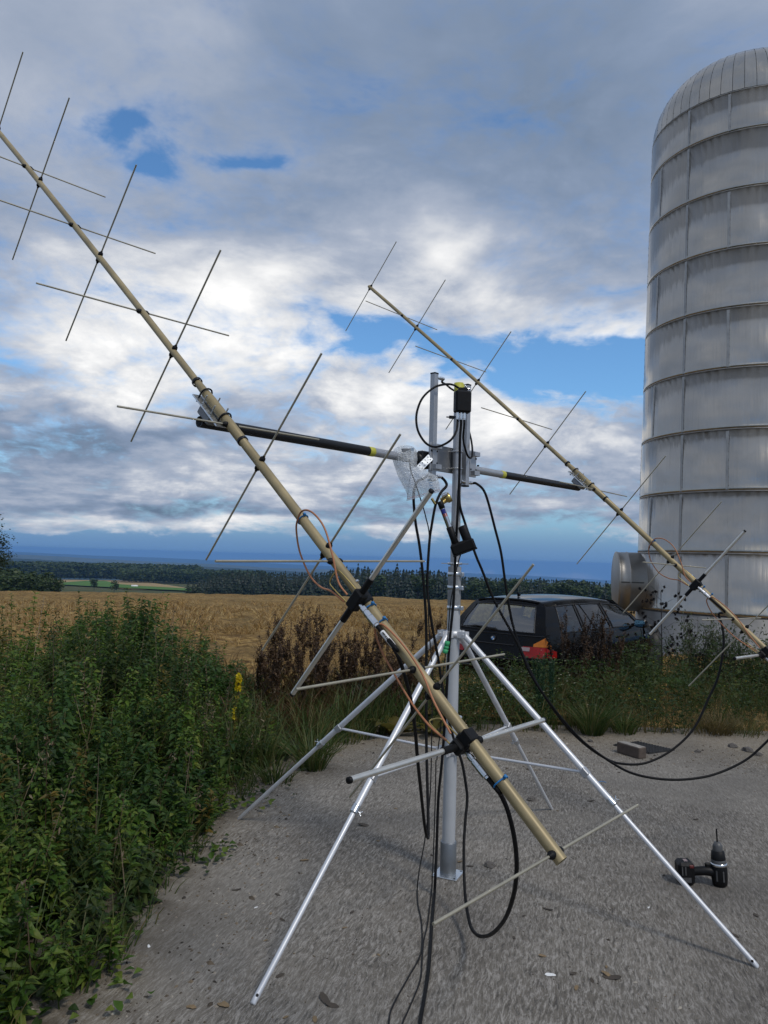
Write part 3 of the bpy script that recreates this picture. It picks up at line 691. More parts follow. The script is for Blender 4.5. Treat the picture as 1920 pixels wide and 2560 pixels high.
# ------------------------------------------------------------------ mast stand
MX, MY = .3791, 4.0144
def stand():
    t = thing('antenna_stand', 'silver tubular four-legged stand with a tall central mast on the pad', 'antenna stand', (MX, MY, PADZ))
    M = arr([MX, MY, 0])
    up = arr([0, 0, 1])
    mb = MB(); mb.tube([M+[0, 0, .02], M+[0, 0, 1.585]], .0335, 28, True); mast = mb.build('lower_mast_tube', 'mast_grey', t)
    mb = MB(); mb.tube([M+[0, 0, 1.42], M+[0, 0, 2.553]], .0242, 24, True); um = mb.build('upper_mast_tube', 'grey_alu', t)
    for z in (1.545, 1.475, 1.37):
        mb = MB(); mb.lathe(M+[0, 0, z], up, [(-.011, .0345), (-.010, .0362), (.010, .0362), (.011, .0345)], 26, caps=False)
        cdir = unit([.8, -.6, 0]); mb.box(M+[0, 0, z]+cdir*.043, cdir*.012, np.cross(up, cdir)*.009, up*.011, bev=.003); mb.build('hose_clamp', 'galv', mast)
    mb = MB(); mb.lathe(M+[0, 0, 1.44], up, [(-.055, .0338), (-.054, .0343), (.14, .0343), (.145, .0338)], 26, caps=False); mb.build('tape_wrap', 'tape_grey', mast)
    mb = MB(); mb.lathe(M+[0, 0, 2.528], up, [(-.035, .0243), (-.034, .0252), (.030, .0252), (.031, .004)], 24); mb.build('mast_cap', 'yellow_tape', um)
    mb = MB(); mb.lathe(M+[0, 0, 1.79], up, [(-.030, .0243), (-.029, .0247), (.03, .0247), (.031, .0243)], 24, caps=False); mb.build('tape_band', 'tape_grey', um)
    # winged clip on the mast
    mb = MB(); mb.lathe(M+[0, 0, 1.60], up, [(-.006, .0335), (-.006, .037), (.006, .037), (.006, .0335)], 24, caps=False)
    for s in (-1, 1):
        d = unit([1*s, -.2*s, 0]); mb.box(M+[0, 0, 1.60]+d*.052, d*.018, np.cross(up, d)*.012, up*.0025+d*.002)
    mb.build('mast_clip', 'galv', mast)
    # foot sleeve and plate
    mb = MB(); mb.lathe(M+[0, 0, PADZ], up, [(.006, .0415), (.165, .0415), (.168, .040), (.168, .034)], 28, caps=False); sl = mb.build('foot_sleeve', 'sleeve_steel', t)
    px = [gp(*q) for q in ((1091, 2199), (1139, 2206), (1153, 2184), (1098, 2170))]
    c0 = np.mean(px, 0); ax = unit((px[1]-px[0])+(px[2]-px[3])); ax[2] = 0; ay = np.cross(up, ax)
    mb = MB(); mb.box(arr([MX, MY, PADZ+.004]), ax*.066, ay*.066, up*.004, bev=.0018)
    bp_ = mb.build('base_plate', 'galv', t)
    for sx_ in (-1, 1):
        for sy_ in (-1, 1):
            mb = MB(); mb.lathe(arr([MX, MY, PADZ+.0082])+ax*.053*sx_+ay*.053*sy_, up, [(0, .006), (.0006, .006)], 10); mb.build('bolt_hole', 'black_plastic', bp_)
    # leg collars
    feet = [gp(631, 2511, PADZ), gp(1895, 2419, PADZ), gp(1379, 2023, PADZ), gp(596, 2048, PADZ)]
    zc, zl = 1.235, .635
    for z, nm, w_ in ((zc, 'upper_collar', .062), (zl, 'lower_collar', .052)):
        mb = MB(); mb.lathe(M+[0, 0, z], up, [(-.017, .0335), (-.017, .0385), (.017, .0385), (.017, .0335)], 28, caps=False); col_ = mb.build(nm, 'white_alu', t)
        for f in feet:
            d = unit([f[0]-MX, f[1]-MY, 0]); s_ = np.cross(up, d)
            mb = MB()
            for q in (-1, 1): mb.box(M+[0, 0, z]+d*(.034+w_*.36)+s_*.017*q, d*w_*.42, s_*.0018, up*.016)
            mb.tube([M+[0, 0, z]+d*(.034+w_*.55)-s_*.026, M+[0, 0, z]+d*(.034+w_*.55)+s_*.026], .0045, 6); mb.build('lug', 'white_alu', col_)
    for k, f in enumerate(feet):
        d = unit([f[0]-MX, f[1]-MY, 0]); top = M+[0, 0, zc]+d*.062; L = np.linalg.norm(f-top); ld = (f-top)/L; s_ = np.cross(up, d)
        j = top+ld*L*.565
        mb = MB(); mb.tube([top-ld*.012, j], .0152, 16); lg = mb.build('leg', 'white_alu', t)
        end = f+ld*(-.004)
        mb = MB(); mb.tube([j-ld*.02, f-ld*.02], .0112, 14, False)
        # flattened, pierced foot
        x_, y_ = s_, np.cross(ld, s_)
        V = []; n = 14
        for kk, (tt, rx_, ry_) in enumerate(((-.02, .0112, .0112), (-.004, .0118, .0100), (.0, .0112, .006))):
            for q in range(n):
                a = 2*PI*q/n; V.append(f+ld*tt+x_*rx_*math.cos(a)+y_*ry_*math.sin(a))
        mb.add(V, [(i*n+q, i*n+(q+1) % n, (i+1)*n+(q+1) % n, (i+1)*n+q) for i in range(2) for q in range(n)]+[tuple(range(2*n, 3*n))], True)
        mb.build('leg_extension', 'white_alu', lg)
        mb = MB(); hole = f-ld*.030; toc = unit(CAM-hole); nrm = unit(toc-(toc@ld)*ld) if k < 2 else y_
        mb.lathe(hole+nrm*.0108, nrm, [(0, .0055), (.0012, .0055)], 10); mb.build('foot_hole', 'black_plastic', lg)
        mb = MB(); mb.tube([j-ld*.022, j+ld*.012], [.0175, .0175], 16); mb.tube([j+ld*.012, j+ld*.018], [.0175, .0125], 16)
        wd = unit(CAM-j); wd = unit(wd-(wd@ld)*ld); sd_ = unit(np.cross(ld, wd))*(-1 if k in (0, 1) else 1)
        mb.tube([j, j+sd_*.027], .0032, 6); mb.tube([j+sd_*.026-ld*.011+sd_*.007, j+sd_*.025-ld*.004, j+sd_*.025+ld*.004, j+sd_*.033+ld*.011], .0026, 5)
        mb.build('wing_clamp', 'galv', lg)
        # brace from the lower collar to the leg
        q = top+ld*L*(.475); b0 = M+[0, 0, zl]+d*.055; bd = unit(q-b0)
        mb = MB(); mb.tube([b0, q-d*.01], .0068, 10); br = mb.build('brace', 'white_alu', t)
        mb = MB(); mb.box(q-ld*.0-d*.004, ld*.020, s_*.0175, np.cross(ld, s_)*.0175, bev=.004); mb.build('brace_bracket', 'grey_alu', br)
stand()

# ------------------------------------------------------------------ crossed yagi antennas
NAMES = ['V1', 'H1', 'V2', 'H2', 'V3', 'H3', 'V4', 'H4', 'V5', 'V6', 'H5', 'DV', 'H6', 'V7', 'DH', 'RH']
STA = [2.8518, 2.305, 2.0995, 1.5679, 1.2304, .7147, .3935, -.1243, -.3605, -.8202, -.8726, -1.047, -1.3303, -1.413, -1.5771, -1.9316]
HL = [.4562, .4525, .4551, .4483, .4562, .4574, .4586, .4566, .4626, .4665, .4637, .4284, .4676, .4858, .4449, .4953]
def rig_axes(az, el, tau, ct=.0071):
    c = arr([math.cos(az)*math.cos(ct), math.sin(az)*math.cos(ct), math.sin(ct)]); pz = arr([-math.sin(az), math.cos(az), 0])
    b = math.cos(el)*pz+math.sin(el)*arr([0, 0, 1]); b = unit(b-(b@c)*c); v = np.cross(c, b)
    if v[2] < 0: v = -v
    return c, b, v, math.cos(tau)*c+math.sin(tau)*v, -math.sin(tau)*c+math.cos(tau)*v
AC, AB, AV, _, _ = rig_axes(.8562, .7152, .0106)
C0 = arr([MX, MY, 2.1295])+.09*arr([-math.sin(.8562), math.cos(.8562), 0])
ANT = {}
def yagi(which, az, el, tau, L, kk, label):
    _, b, v, hh, vv = rig_axes(az, el, tau)
    P0 = C0+L*AC+.08*AV
    pos = lambda s, a=0.0, h=0.0: P0+b*s+v*(kk*s*s)+vv*a+hh*h
    ANT[which] = (pos, b, vv, hh)
    s0, s1 = -1.955, 2.875
    t = thing('crossed_yagi_antenna', label, 'antenna', pos(s0), 'crossed antennas on the cross boom')
    def rb(s): return .0168 if s < -.22 else (.0192 if s < .16 else .0140)
    mb = MB()
    ss = np.concatenate([np.linspace(s0, -.225, 14), np.linspace(-.22, .16, 4), np.linspace(.165, s1, 16)])
    mb.tube([pos(s) for s in ss], [rb(s) for s in ss], 20, False)
    # open lower end: rim and dark inside
    mb.lathe(pos(s0), b, [(0, .0168), (0, .0150), (.12, .0150)], 20, caps=False); mb.lathe(pos(s1), b, [(0, .0140), (0, .0125), (-.1, .0125)], 20, caps=False)
    boom = mb.build('boom', 'boom_gold', t)
    for s in (-.225, .165):
        mb = MB(); mb.lathe(pos(s), b, [(-.006, .0170), (-.006, .0205), (.006, .0205), (.006, .0170)], 20, caps=False); mb.build('boom_joint_band', 'black_paint', boom)
    for nm, s, hl in zip(NAMES, STA, HL):
        ax = vv if 'V' in nm else hh
        ctr = pos(s)
        if nm in ('DV', 'DH'):
            down = -hh if nm == 'DV' else -vv   # the housing hangs beside or under the boom
            cc_ = ctr+down*.032
            mb = MB()
            for q in (-1, 1): mb.tube([cc_+ax*q*.05, cc_+ax*q*hl], .0078, 14)
            d = mb.build('driven_element', 'driven_metal', t)
            for q in (-1, 1):
                mb = MB(); mb.lathe(cc_+ax*q*(hl-.004), ax*q, [(0, .0082), (.008, .0082), (.0085, .004)], 14); mb.build('end_cap', 'black_plastic', d)
            mb = MB(); mb.box(cc_, ax*.034, b*.020, down*.017, bev=.005)
            for q in (-1, 1): mb.tube([cc_+ax*q*.03, cc_+ax*q*.088], .0108, 14)
            mb.box(ctr+down*.012, ax*.020, b*.024, down*.014, bev=.004); mb.box(ctr, ax*.0205, b*.020, down*.019, bev=.004)
            mb.build('feed_housing', 'black_plastic', d)
            # hairpin above the housing
            w0 = cc_+down*.010; hp = [w0+ax*-.028+b*.02, w0+ax*-.030+b*.085+down*.01, w0+ax*-.022+b*.108+down*.012, w0+ax*.022+b*.108+down*.012, w0+ax*.030+b*.085+down*.01, w0+ax*.028+b*.02]
            mb = MB(); mb.tube(spline(hp, 4), .0022, 6); mb.build('hairpin_wire', 'brass', d)
            mb = MB(); mb.lathe(ctr+b*.062+unit(-down*.2+ax*.8)*.0165, unit(-down*.2+ax*.8), [(0, .006), (.004, .007), (.009, .004)], 10); mb.build('fixing_screw', 'chrome', boom)
            # connector and plug pointing down the boom
            k0 = cc_-b*.022+down*.002; kd = unit(-b-down*.05)
            mb = MB(); mb.lathe(k0, kd, [(0, .007), (.012, .007), (.012, .0105), (.026, .0105), (.027, .0085), (.031, .0085), (.032, .0112), (.050, .0112), (.052, .0120), (.082, .0120), (.084, .0095), (.090, .0095)], 12, smooth=False); mb.build('coax_connector', 'chrome', d)
            ANT[which+nm] = (k0+kd*.088, kd)
        else:
            r_ = .0037
            mb = MB(); mb.tube([ctr-ax*hl, ctr-ax*.01], r_, 8); mb.tube([ctr+ax*.01, ctr+ax*hl], r_, 8)
            e = mb.build('reflector_element' if nm in ('RH', 'V7') else 'director_element', 'element_metal', t)
            for q in (-1, 1):
                mb = MB(); rr = rb(s); mb.lathe(ctr+ax*q*(rr-.004), ax*q, [(0, .011), (.008, .011), (.014, .009), (.016, .0052), (.021, .005)], 12); mb.build('insulator', 'black_plastic', e)
    # thin phasing lines and the blue ties that hold them
    near = unit(-hh*.8-vv*.25)
    up_ = unit(np.cross(b, near))
    if up_ @ RX < 0: up_ = -up_
    def line(pts): 
        m_ = MB(); m_.tube(spline([pos(s)+up_*a+near*d_ for s, a, d_ in pts], 7), .0032, 7); m_.build('phasing_cable', 'orange_cable', t)
    line([(-1.02, -.018, .052), (-.96, -.03, .06), (-.90, -.075, .05), (-.82, -.105, .035), (-.73, -.088, .025), (-.675, -.045, .018), (-.668, .0, .0225), (-.675, .05, .02), (-.73, .092, .025), (-.81, .098, .03), (-.90, .065, .045), (-.97, .022, .055), (-1.02, .012, .05)])
    line([(-1.55, -.018, .052), (-1.49, -.03, .06), (-1.40, -.055, .045), (-1.30, -.062, .03), (-1.21, -.055, .022), (-1.155, -.028, .02), (-1.148, .0, .0225)])
    line([(-1.148, .0, .0225), (-1.17, .02, .014), (-1.26, .030, .010), (-1.36, .026, .014), (-1.45, .018, .035), (-1.55, .012, .05)])
    for s, far in ((-.668, .0), (-1.148, .0), (-1.255+.17, .02), (-1.72, .014)):
        m_ = MB(); ring = [pos(s)+up_*(.0195*math.cos(a))+near*(.0195*math.sin(a)+.008*max(0, math.sin(a))*(1 if far else 0)) for a in np.linspace(0, 2*PI, 17)]
        m_.tube(ring, .0024, 5, False); m_.box(pos(s)+up_*.024, up_*.005, b*.0045, near*.004, bev=.001); m_.tube([pos(s)+up_*.026, pos(s)+up_*.032+near*.01], .0012, 4)
        m_.build('cable_tie', 'blue_tie', t)
    # boom-to-cross-boom clamp: plate, saddle, U-bolts
    c_ = AC; nn = -AV
    pl = pos(0)+nn*.0255
    mb = MB(); mb.box(pl, b*.105, hh*.040, nn*.003, bev=.001); cl = mb.build('clamp_plate', 'galv', t)
    mb = MB(); mb.box(pl+nn*.022, b*.045, hh*.034, nn*.018, bev=.006); mb.build('saddle', 'dark_alu', cl)
    for s in (-.082, .082):
        mb = MB(); u_ = [pos(s)+hh*.024+nn*.04, pos(s)+hh*.024, *[pos(s)+hh*(.024*math.cos(a))-nn*(.024*math.sin(a)) for a in np.linspace(0, PI, 9)], pos(s)-hh*.024, pos(s)-hh*.024+nn*.04]
        mb.tube(u_, .0036, 7); mb.build('u_bolt', 'black_paint', cl)
    for s in (-.035, .035):
        for q in (-1, 1):
            mb = MB(); mb.tube([pl+b*s+hh*q*.030+nn*.03, pl+b*s+hh*q*.030-nn*.045], .003, 6); mb.lathe(pl+b*s+hh*q*.030-nn*.003, -nn, [(0, .0065), (.007, .0065)], 6, smooth=False); mb.build('bolt', 'galv', cl)
    return t
yagi('1', .8562, .7152, .0106, -1.5308, -.0035, 'gold boomed crossed antenna whose lower end hangs in front of the stand')
yagi('2', .7755, .7153, -.0426, 1.531, -.0046, 'gold boomed crossed antenna whose lower end crosses in front of the silo')

# ------------------------------------------------------------------ cross boom and mast head
def cross_boom():
    t = thing('cross_boom', 'horizontal cross boom, silver in the middle with black outer arms', 'boom', C0)
    mb = MB(); mb.tube([C0-AC*.64, C0+AC*.64], .0212, 20); inner = mb.build('inner_tube', 'grey_alu', t)
    for q, L in ((-1, 1.5308), (1, 1.531)):
        mb = MB(); mb.tube([C0+AC*q*.60, C0+AC*q*(L+.035)], .0218, 18, False); mb.lathe(C0+AC*q*(L+.035), AC*q, [(0, .0218), (0, .018), (-.08, .018)], 18, caps=False); a = mb.build('outer_arm', 'black_paint', t)
        mb = MB(); mb.lathe(C0+AC*q*.585, AC*q, [(-.018, .0214), (-.017, .0228), (.018, .0228), (.019, .0219)], 18, caps=False); mb.build('tape_band', 'yellow_tape', a)
        mb = MB(); mb.box(C0+AC*q*.33-AV*.0+arr([0, 0, .0265]), AC*.006, np.cross(AC, [0, 0, 1])*.004, arr([0, 0, .004])); mb.build('rivet', 'black_plastic', inner)
cross_boom()
NRM = arr([-math.sin(.8562), math.cos(.8562), 0])      # away from the camera, square to the cross boom
ZUP = arr([0, 0, 1.])
def mast_head():
    pc = arr([MX, MY, 2.145])+NRM*.036
    t = thing('elevation_plate', 'grey steel bearing plate bolted across the mast head', 'bracket', pc)
    mb = MB(); mb.box(pc, AC*.175, NRM*.004, ZUP*.068, bev=.0015); pl = mb.build('plate', 'dark_alu', t)
    for q in (-1, 1):
        mb = MB(); mb.box(pc+AC*q*.178-NRM*.012, AC*.030, NRM*.005, ZUP*.072, bev=.0015); en = mb.build('end_bracket', 'grey_alu', t)
        for z in (-.052, .052):
            mb = MB(); mb.box(pc+AC*q*.175-NRM*.045+ZUP*z, AC*.024, NRM*.003, ZUP*.012, bev=.001)
            for a in (-1, 1): mb.box(pc+AC*(q*.175+a*.0215)-NRM*.030+ZUP*z, AC*.0015, NRM*.016, ZUP*.012)
            mb.build('tube_strap', 'grey_alu', en)
            for a in (-.018, .018):
                mb = MB(); mb.lathe(pc+AC*(q*.178+a*1.35)-NRM*.017+ZUP*z*.6, -NRM, [(0, .005), (.004, .005)], 6, smooth=False); mb.build('bolt', 'black_plastic', en)
        # bearing housing for the cross boom
        mb = MB(); mb.lathe(C0+AC*q*.20, AC*q, [(-.05, .030), (-.05, .038), (.05, .038), (.05, .025)], 20, caps=False); mb.box(C0+AC*q*.20-NRM*.022, AC*.035, NRM*.02, ZUP*.045, bev=.006); mb.build('bearing_block', 'black_paint', t)
    M = arr([MX, MY, 0])
    for z in (2.19, 2.10):
        mb = MB(); u_ = [M+ZUP*z+AC*.028+NRM*.05, M+ZUP*z+AC*.028, *[M+ZUP*z+AC*(.028*math.cos(a))-NRM*(.028*math.sin(a)) for a in np.linspace(0, PI, 11)], M+ZUP*z-AC*.028, M+ZUP*z-AC*.028+NRM*.05]
        mb.tube(u_, .0036, 7); mb.build('u_bolt', 'chrome', t)
    # perforated strap that carries the tilt sensor
    a = pt(1077, 1142, 3.90); b_ = pt(1047, 1172, 3.85); d = unit(b_-a); n_ = unit(CAM-a); s_ = np.cross(d, n_)
    mb = MB(); mb.box((a+b_)/2, d*.5*np.linalg.norm(b_-a), s_*.022, n_*.0016, bev=.0006); st = mb.build('perforated_strap', 'galv', t)
    for i in range(4):
        for q in (-1, 1):
            mb = MB(); mb.lathe(a+(b_-a)*(.15+.23*i)+s_*.011*q+n_*.0018, n_, [(0, .0036), (.0008, .0036)], 8); mb.build('strap_hole', 'black_plastic', st)
mast_head()
SPL = {}
def splitter(name, xpx, ytop, ybot, d, lab, conns):
    a, b_ = pt(xpx, ytop, d), pt(xpx, ybot, d)
    x0, y0 = (a[0]+b_[0])/2, (a[1]+b_[1])/2; z1, z0 = a[2], b_[2]
    t = thing('power_splitter', lab, 'power splitter', (x0, y0, z0)); h = .0152
    mb = MB(); mb.box((x0, y0, (z0+z1)/2), AC*h, NRM*h, ZUP*(z1-z0)/2, bev=.0015); mb.build('square_tube', 'grey_alu', t)
    for z in (z0, z1):
        mb = MB(); mb.box((x0, y0, z), AC*(h+.0008), NRM*(h+.0008), ZUP*.004, bev=.001); mb.build('end_cap', 'black_plastic', t)
    for nm, z, dr in conns:
        dr = unit(dr); o = arr([x0, y0, z])+dr*h*1.05
        mb = MB(); mb.lathe(o, dr, [(0, .011), (.004, .011), (.004, .0078), (.016, .0078), (.016, .0095), (.034, .0095), (.035, .0075), (.042, .0075)], 12, smooth=False); mb.build('coax_connector', 'chrome', t)
        SPL[nm] = o+dr*.040
splitter('l', 1083, 932, 1202, 3.93, 'long square tube power splitter whose lower end is behind the plastic bag', [('lt', 2.556, AC*.9-NRM*.4), ('lb', 2.045, AC*.9-NRM*.3), ('lb2', 2.045, -AC*.9-NRM*.3)])
splitter('r', 1165.5, 961, 1216, 4.10, 'short square tube power splitter beside the black coupler box', [('rt', 2.545, -AC*.9-NRM*.3), ('rb', 2.035, AC*.95-NRM*.2), ('rb2', 2.035, -AC*.95-NRM*.2)])
BOXC = []
def coupler():
    c = pt(1156, 1005, 3.90); fx_ = unit([.97, .22, 0]); fy = np.cross(ZUP, fx_)
    t = thing('coupler_box', 'black plastic coupler box strapped near the mast top', 'junction box', c)
    mb = MB(); mb.box(c, fx_*.042, fy*.024, ZUP*.056, bev=.007); bd = mb.build('housing', 'black_plastic', t)
    mb = MB(); mb.box(c-fy*.0255, fx_*.036, fy*.003, ZUP*.050, bev=.003); mb.build('lid', 'black_plastic', bd)
    mb = MB(); mb.box(c+ZUP*.066+fx_*.004+fy*.01, fx_*.024, fy*.010, ZUP*.010, bev=.003); mb.build('mounting_tab', 'black_plastic', bd)
    mb = MB(); mb.lathe(c+ZUP*.070+fx_*.026, fx_, [(0, .006), (.012, .006)], 8); mb.build('tab_screw', 'chrome', bd)
    for k in (-.025, -.006, .011):
        o = c-ZUP*.056+fx_*k-fy*.004
        mb = MB(); mb.lathe(o, -ZUP, [(0, .0078), (.010, .0078), (.010, .0085), (.030, .0085), (.031, .007), (.036, .007)], 12, smooth=False); mb.build('coax_connector', 'chrome', t); BOXC.append(o-ZUP*.034)
    zc = c[2]-.052; M = arr([MX, MY, zc]); mb = MB(); mb.lathe(M, ZUP, [(-.005, .0246), (-.005, .0262), (.005, .0262), (.005, .0246)], 22, caps=False)
    d = unit([-1, -.15, 0]); mb.box(M+d*.036, d*.013, np.cross(ZUP, d)*.006, ZUP*.008); mb.tube([M+d*.03, M+d*.064], .0035, 6); mb.tube([M+fx_*.02-fy*.015, c-ZUP*.05-fx_*.03], .004, 6); mb.build('strap_clamp', 'black_paint', t)
coupler()

# ------------------------------------------------------------------ linear actuator
def actuator():
    D = 3.86; a = pt(1101, 1258, D); bpt = pt(1140, 1362, D); d = unit(bpt-a); n_ = unit(CAM-a); s_ = unit(np.cross(n_, d))
    if s_ @ RX < 0: s_ = -s_
    t = thing('linear_actuator', 'black linear actuator with a chrome rod clamped to the mast', 'actuator', bpt)
    L = np.linalg.norm(bpt-a)
    mb = MB(); mb.lathe(a+d*.018, d, [(0, .0135), (.115, .0135)], 18); rod = mb.build('rod', 'chrome', t)
    mb = MB(); mb.lathe(a+d*.0, d, [(-.010, .012), (-.008, .0152), (.028, .0152), (.029, .0136)], 18); mb.build('rod_end', 'black_plastic', t)
    # flag sticker: a bent patch on the rod
    for (t0, t1, a0, a1, mat) in ((.032, .056, .9, 2.6, 'flag_blue'), (.056, .072, .9, 1.3, 'flag_red'), (.056, .072, 1.5, 1.8, 'flag_red'), (.056, .072, 2.05, 2.35, 'flag_red'), (.056, .0725, 1.3, 1.5, 'white_label')):
        x_, y_ = s_, n_; V = []; n = 5
        for k in range(n+1):
            an = a0+(a1-a0)*k/n-.2
            for tt in (t0, t1): V.append(a+d*tt+(x_*math.cos(an)+y_*math.sin(an))*.0139)
        mb = MB(); mb.add(V, [(2*k, 2*k+2, 2*k+3, 2*k+1) for k in range(n)], True); mb.build('sticker', mat, rod)
    mb = MB(); mb.lathe(a+d*.128, d, [(0, .0145), (.002, .0175), (L-.128+.02, .0185), (L-.128+.022, .012)], 18); mb.build('outer_tube', 'black_plastic', t)
    gc = bpt+s_*.030+d*.022
    mb = MB(); mb.box(gc, s_*.062, d*.030, n_*.030, bev=.010); gb = mb.build('gearbox', 'black_plastic', t)
    mb = MB(); mb.box(gc+d*.028, s_*.064, d*.004, n_*.032, bev=.002); mb.build('gearbox_cover', 'black_plastic', gb)
    mc = gc+s_*.032-d*.028; mb = MB(); mb.lathe(mc, -d, [(0, .0235), (.066, .0235), (.072, .019), (.074, .006)], 20); mb.build('motor', 'black_plastic', t)
    # golden clevis on the mast
    cv = pt(1116, 1247, 3.90); mb = MB(); mb.lathe(cv, unit(RX*.9+UP*.5), [(-.030, .008), (-.028, .018), (-.006, .018), (.004, .026), (.022, .026), (.025, .012)], 16); cl = mb.build('clevis', 'brass', t)
    mb = MB(); mb.lathe(pt(1104, 1240, 3.88), unit(RX+UP*.4), [(0, .010), (.030, .010)], 8, smooth=False); mb.build('clevis_nut', 'galv', cl)
    mb = MB(); mb.tube([cv, pt(1101, 1262, 3.86)], .010, 8); mb.tube([pt(1079, 1246, 3.86), pt(1088, 1260, 3.86)], .007, 7); mb.build('pivot_arm', 'brass', cl)
actuator()

# ------------------------------------------------------------------ tilt sensor in a bubble-wrap bag
def bag():
    zc = lambda x, y: (x*.18083+940, y*.18083+900)
    sc_ = pt(*zc(430, 1295), 3.80); t = thing('tilt_sensor', 'small grey sensor box inside the bubble wrap bag', 'sensor', sc_)
    x_, y_ = unit(RX*.97+FW*.3), unit(UP*.98+RX*.1); z_ = np.cross(x_, y_)
    mb = MB(); mb.box(sc_-x_*.010, x_*.020, y_*.026, z_*.016, bev=.003); mb.build('housing', 'dark_alu', t)
    mb = MB(); mb.box(sc_+x_*.020, x_*.008, y_*.030, z_*.022, bev=.002); mb.build('side_plate', 'galv', t)
    out = [(215, 1310), (250, 1230), (310, 1195), (390, 1180), (460, 1182), (520, 1200), (565, 1260), (572, 1330), (570, 1400), (560, 1460), (650, 1500), (750, 1560), (850, 1610), (868, 1680), (880, 1750), (890, 1820), (800, 1845), (700, 1870), (600, 1900), (500, 1925), (420, 1950), (440, 1880), (395, 1780), (345, 1690), (300, 1600), (265, 1500), (235, 1400)]
    O = arr([zc(*q) for q in out]); c = O.mean(0)*.55+arr(zc(430, 1500))*.45
    m, t_ = new_mat('bubble_wrap'); tc = t_.n('ShaderNodeTexCoord').outputs['Object']
    vo = t_.n('ShaderNodeTexVoronoi', {'Vector': tc, 'Scale': 120.0}).outputs['Distance']; nz = t_.noise(tc, 30, 4, .6, 1.0)
    bp = t_.n('ShaderNodeBump', {'Height': t_.math('ADD', vo, nz), 'Strength': .9, 'Distance': .006}).outputs[0]
    gl = t_.n('ShaderNodeBsdfPrincipled', {'Base Color': (.80, .83, .85, 1), 'Roughness': .16, 'Normal': bp}); tr = t_.n('ShaderNodeBsdfTransparent', {'Color': (.93, .95, .97, 1)})
    fac = t_.math('ADD', t_.maprange(vo, .15, .55, .28, .42), t_.maprange(nz, .5, .75, 0, .25))
    mx = t_.n('ShaderNodeMixShader', {0: fac, 1: tr.outputs[0], 2: gl.outputs[0]}); t_.n('ShaderNodeOutputMaterial', {'Surface': mx.outputs[0]}); MATS['bubble_wrap'] = m
    rings = 7; n = len(O)
    bo = pt(c[0], c[1], 3.80); tb = thing('bubble_wrap_bag', 'clear bubble wrap bag hanging from the cross boom over the sensor', 'plastic bag', bo)
    for side in (-1, 1):
        V = []; g = np.random.default_rng(3+side)
        for k in range(rings+1):
            f = k/rings
            for i in range(n):
                q = c+(O[i]-c)*f; bulge = .045*(1-f**2.2)+(g.normal()*.002 if 0 < k < rings else 0)
                V.append(pt(q[0], q[1], 3.80+side*bulge))
        mb = MB(); mb.add(V, [(k*n+i, k*n+(i+1) % n, (k+1)*n+(i+1) % n, (k+1)*n+i) for k in range(rings) for i in range(n)], True); sh = mb.build('bag_sheet', 'bubble_wrap', tb)
        if side == -1:
            # red seal line and blue print along the mouth
            for off, mat, a_, b_, wd in ((.0, 'red_plastic', zc(430, 1915), zc(885, 1785), 2.0), (0, 'red_plastic', zc(440, 1942), zc(888, 1812), 1.2)):
                P_, Q_ = arr(a_), arr(b_); L = [P_+(Q_-P_)*k/8 for k in range(9)]
                V2 = []
                for q in L: V2 += [pt(q[0], q[1], 3.765), pt(q[0], q[1]+wd*.55, 3.765)]
                mb = MB(); mb.add(V2, [(2*k, 2*k+2, 2*k+3, 2*k+1) for k in range(8)]); mb.build('seal_line', 'seal_red', sh)
            for k, (x, y) in enumerate(((735, 1660), (750, 1700), (762, 1740), (775, 1780), (785, 1820))):
                P_ = arr(zc(x, y)); mb = MB(); V2 = [pt(P_[0]+dx, P_[1]+dy, 3.764) for dx, dy in ((-4.5, -2), (4.5, -3.4), (5.2, .2), (-3.8, 1.6))]; mb.add(V2, [(0, 1, 2, 3)]); mb.build('print_mark', 'print_blue', sh)
for nm, c_ in (('seal_red', (.55, .16, .17)), ('print_blue', (.10, .22, .36))):
    m, t_ = new_mat(nm); d_ = t_.n('ShaderNodeBsdfDiffuse', {'Color': c_+(1,)}); tr = t_.n('ShaderNodeBsdfTransparent'); mx = t_.n('ShaderNodeMixShader', {0: .55, 1: tr.outputs[0], 2: d_.outputs[0]}); t_.n('ShaderNodeOutputMaterial', {'Surface': mx.outputs[0]}); MATS[nm] = m
bag()

# ------------------------------------------------------------------ cables
def cable(label, pts, r, mat='cable_black', n=8, smooth=8):
    P = spline(pts, smooth); P[:, 2] = np.maximum(P[:, 2], PADZ+r*.95); mb = MB(); mb.tube(P, r, n)
    o = mb.build('cable', mat, None, tuple(P[np.argmin(P[:, 2])])); tag(o, label, 'cable'); return o
def PX(lst): return [pt(*q) for q in lst]
def on_ground(lst, r): return [gp(x, y, PADZ+r) for x, y in lst]
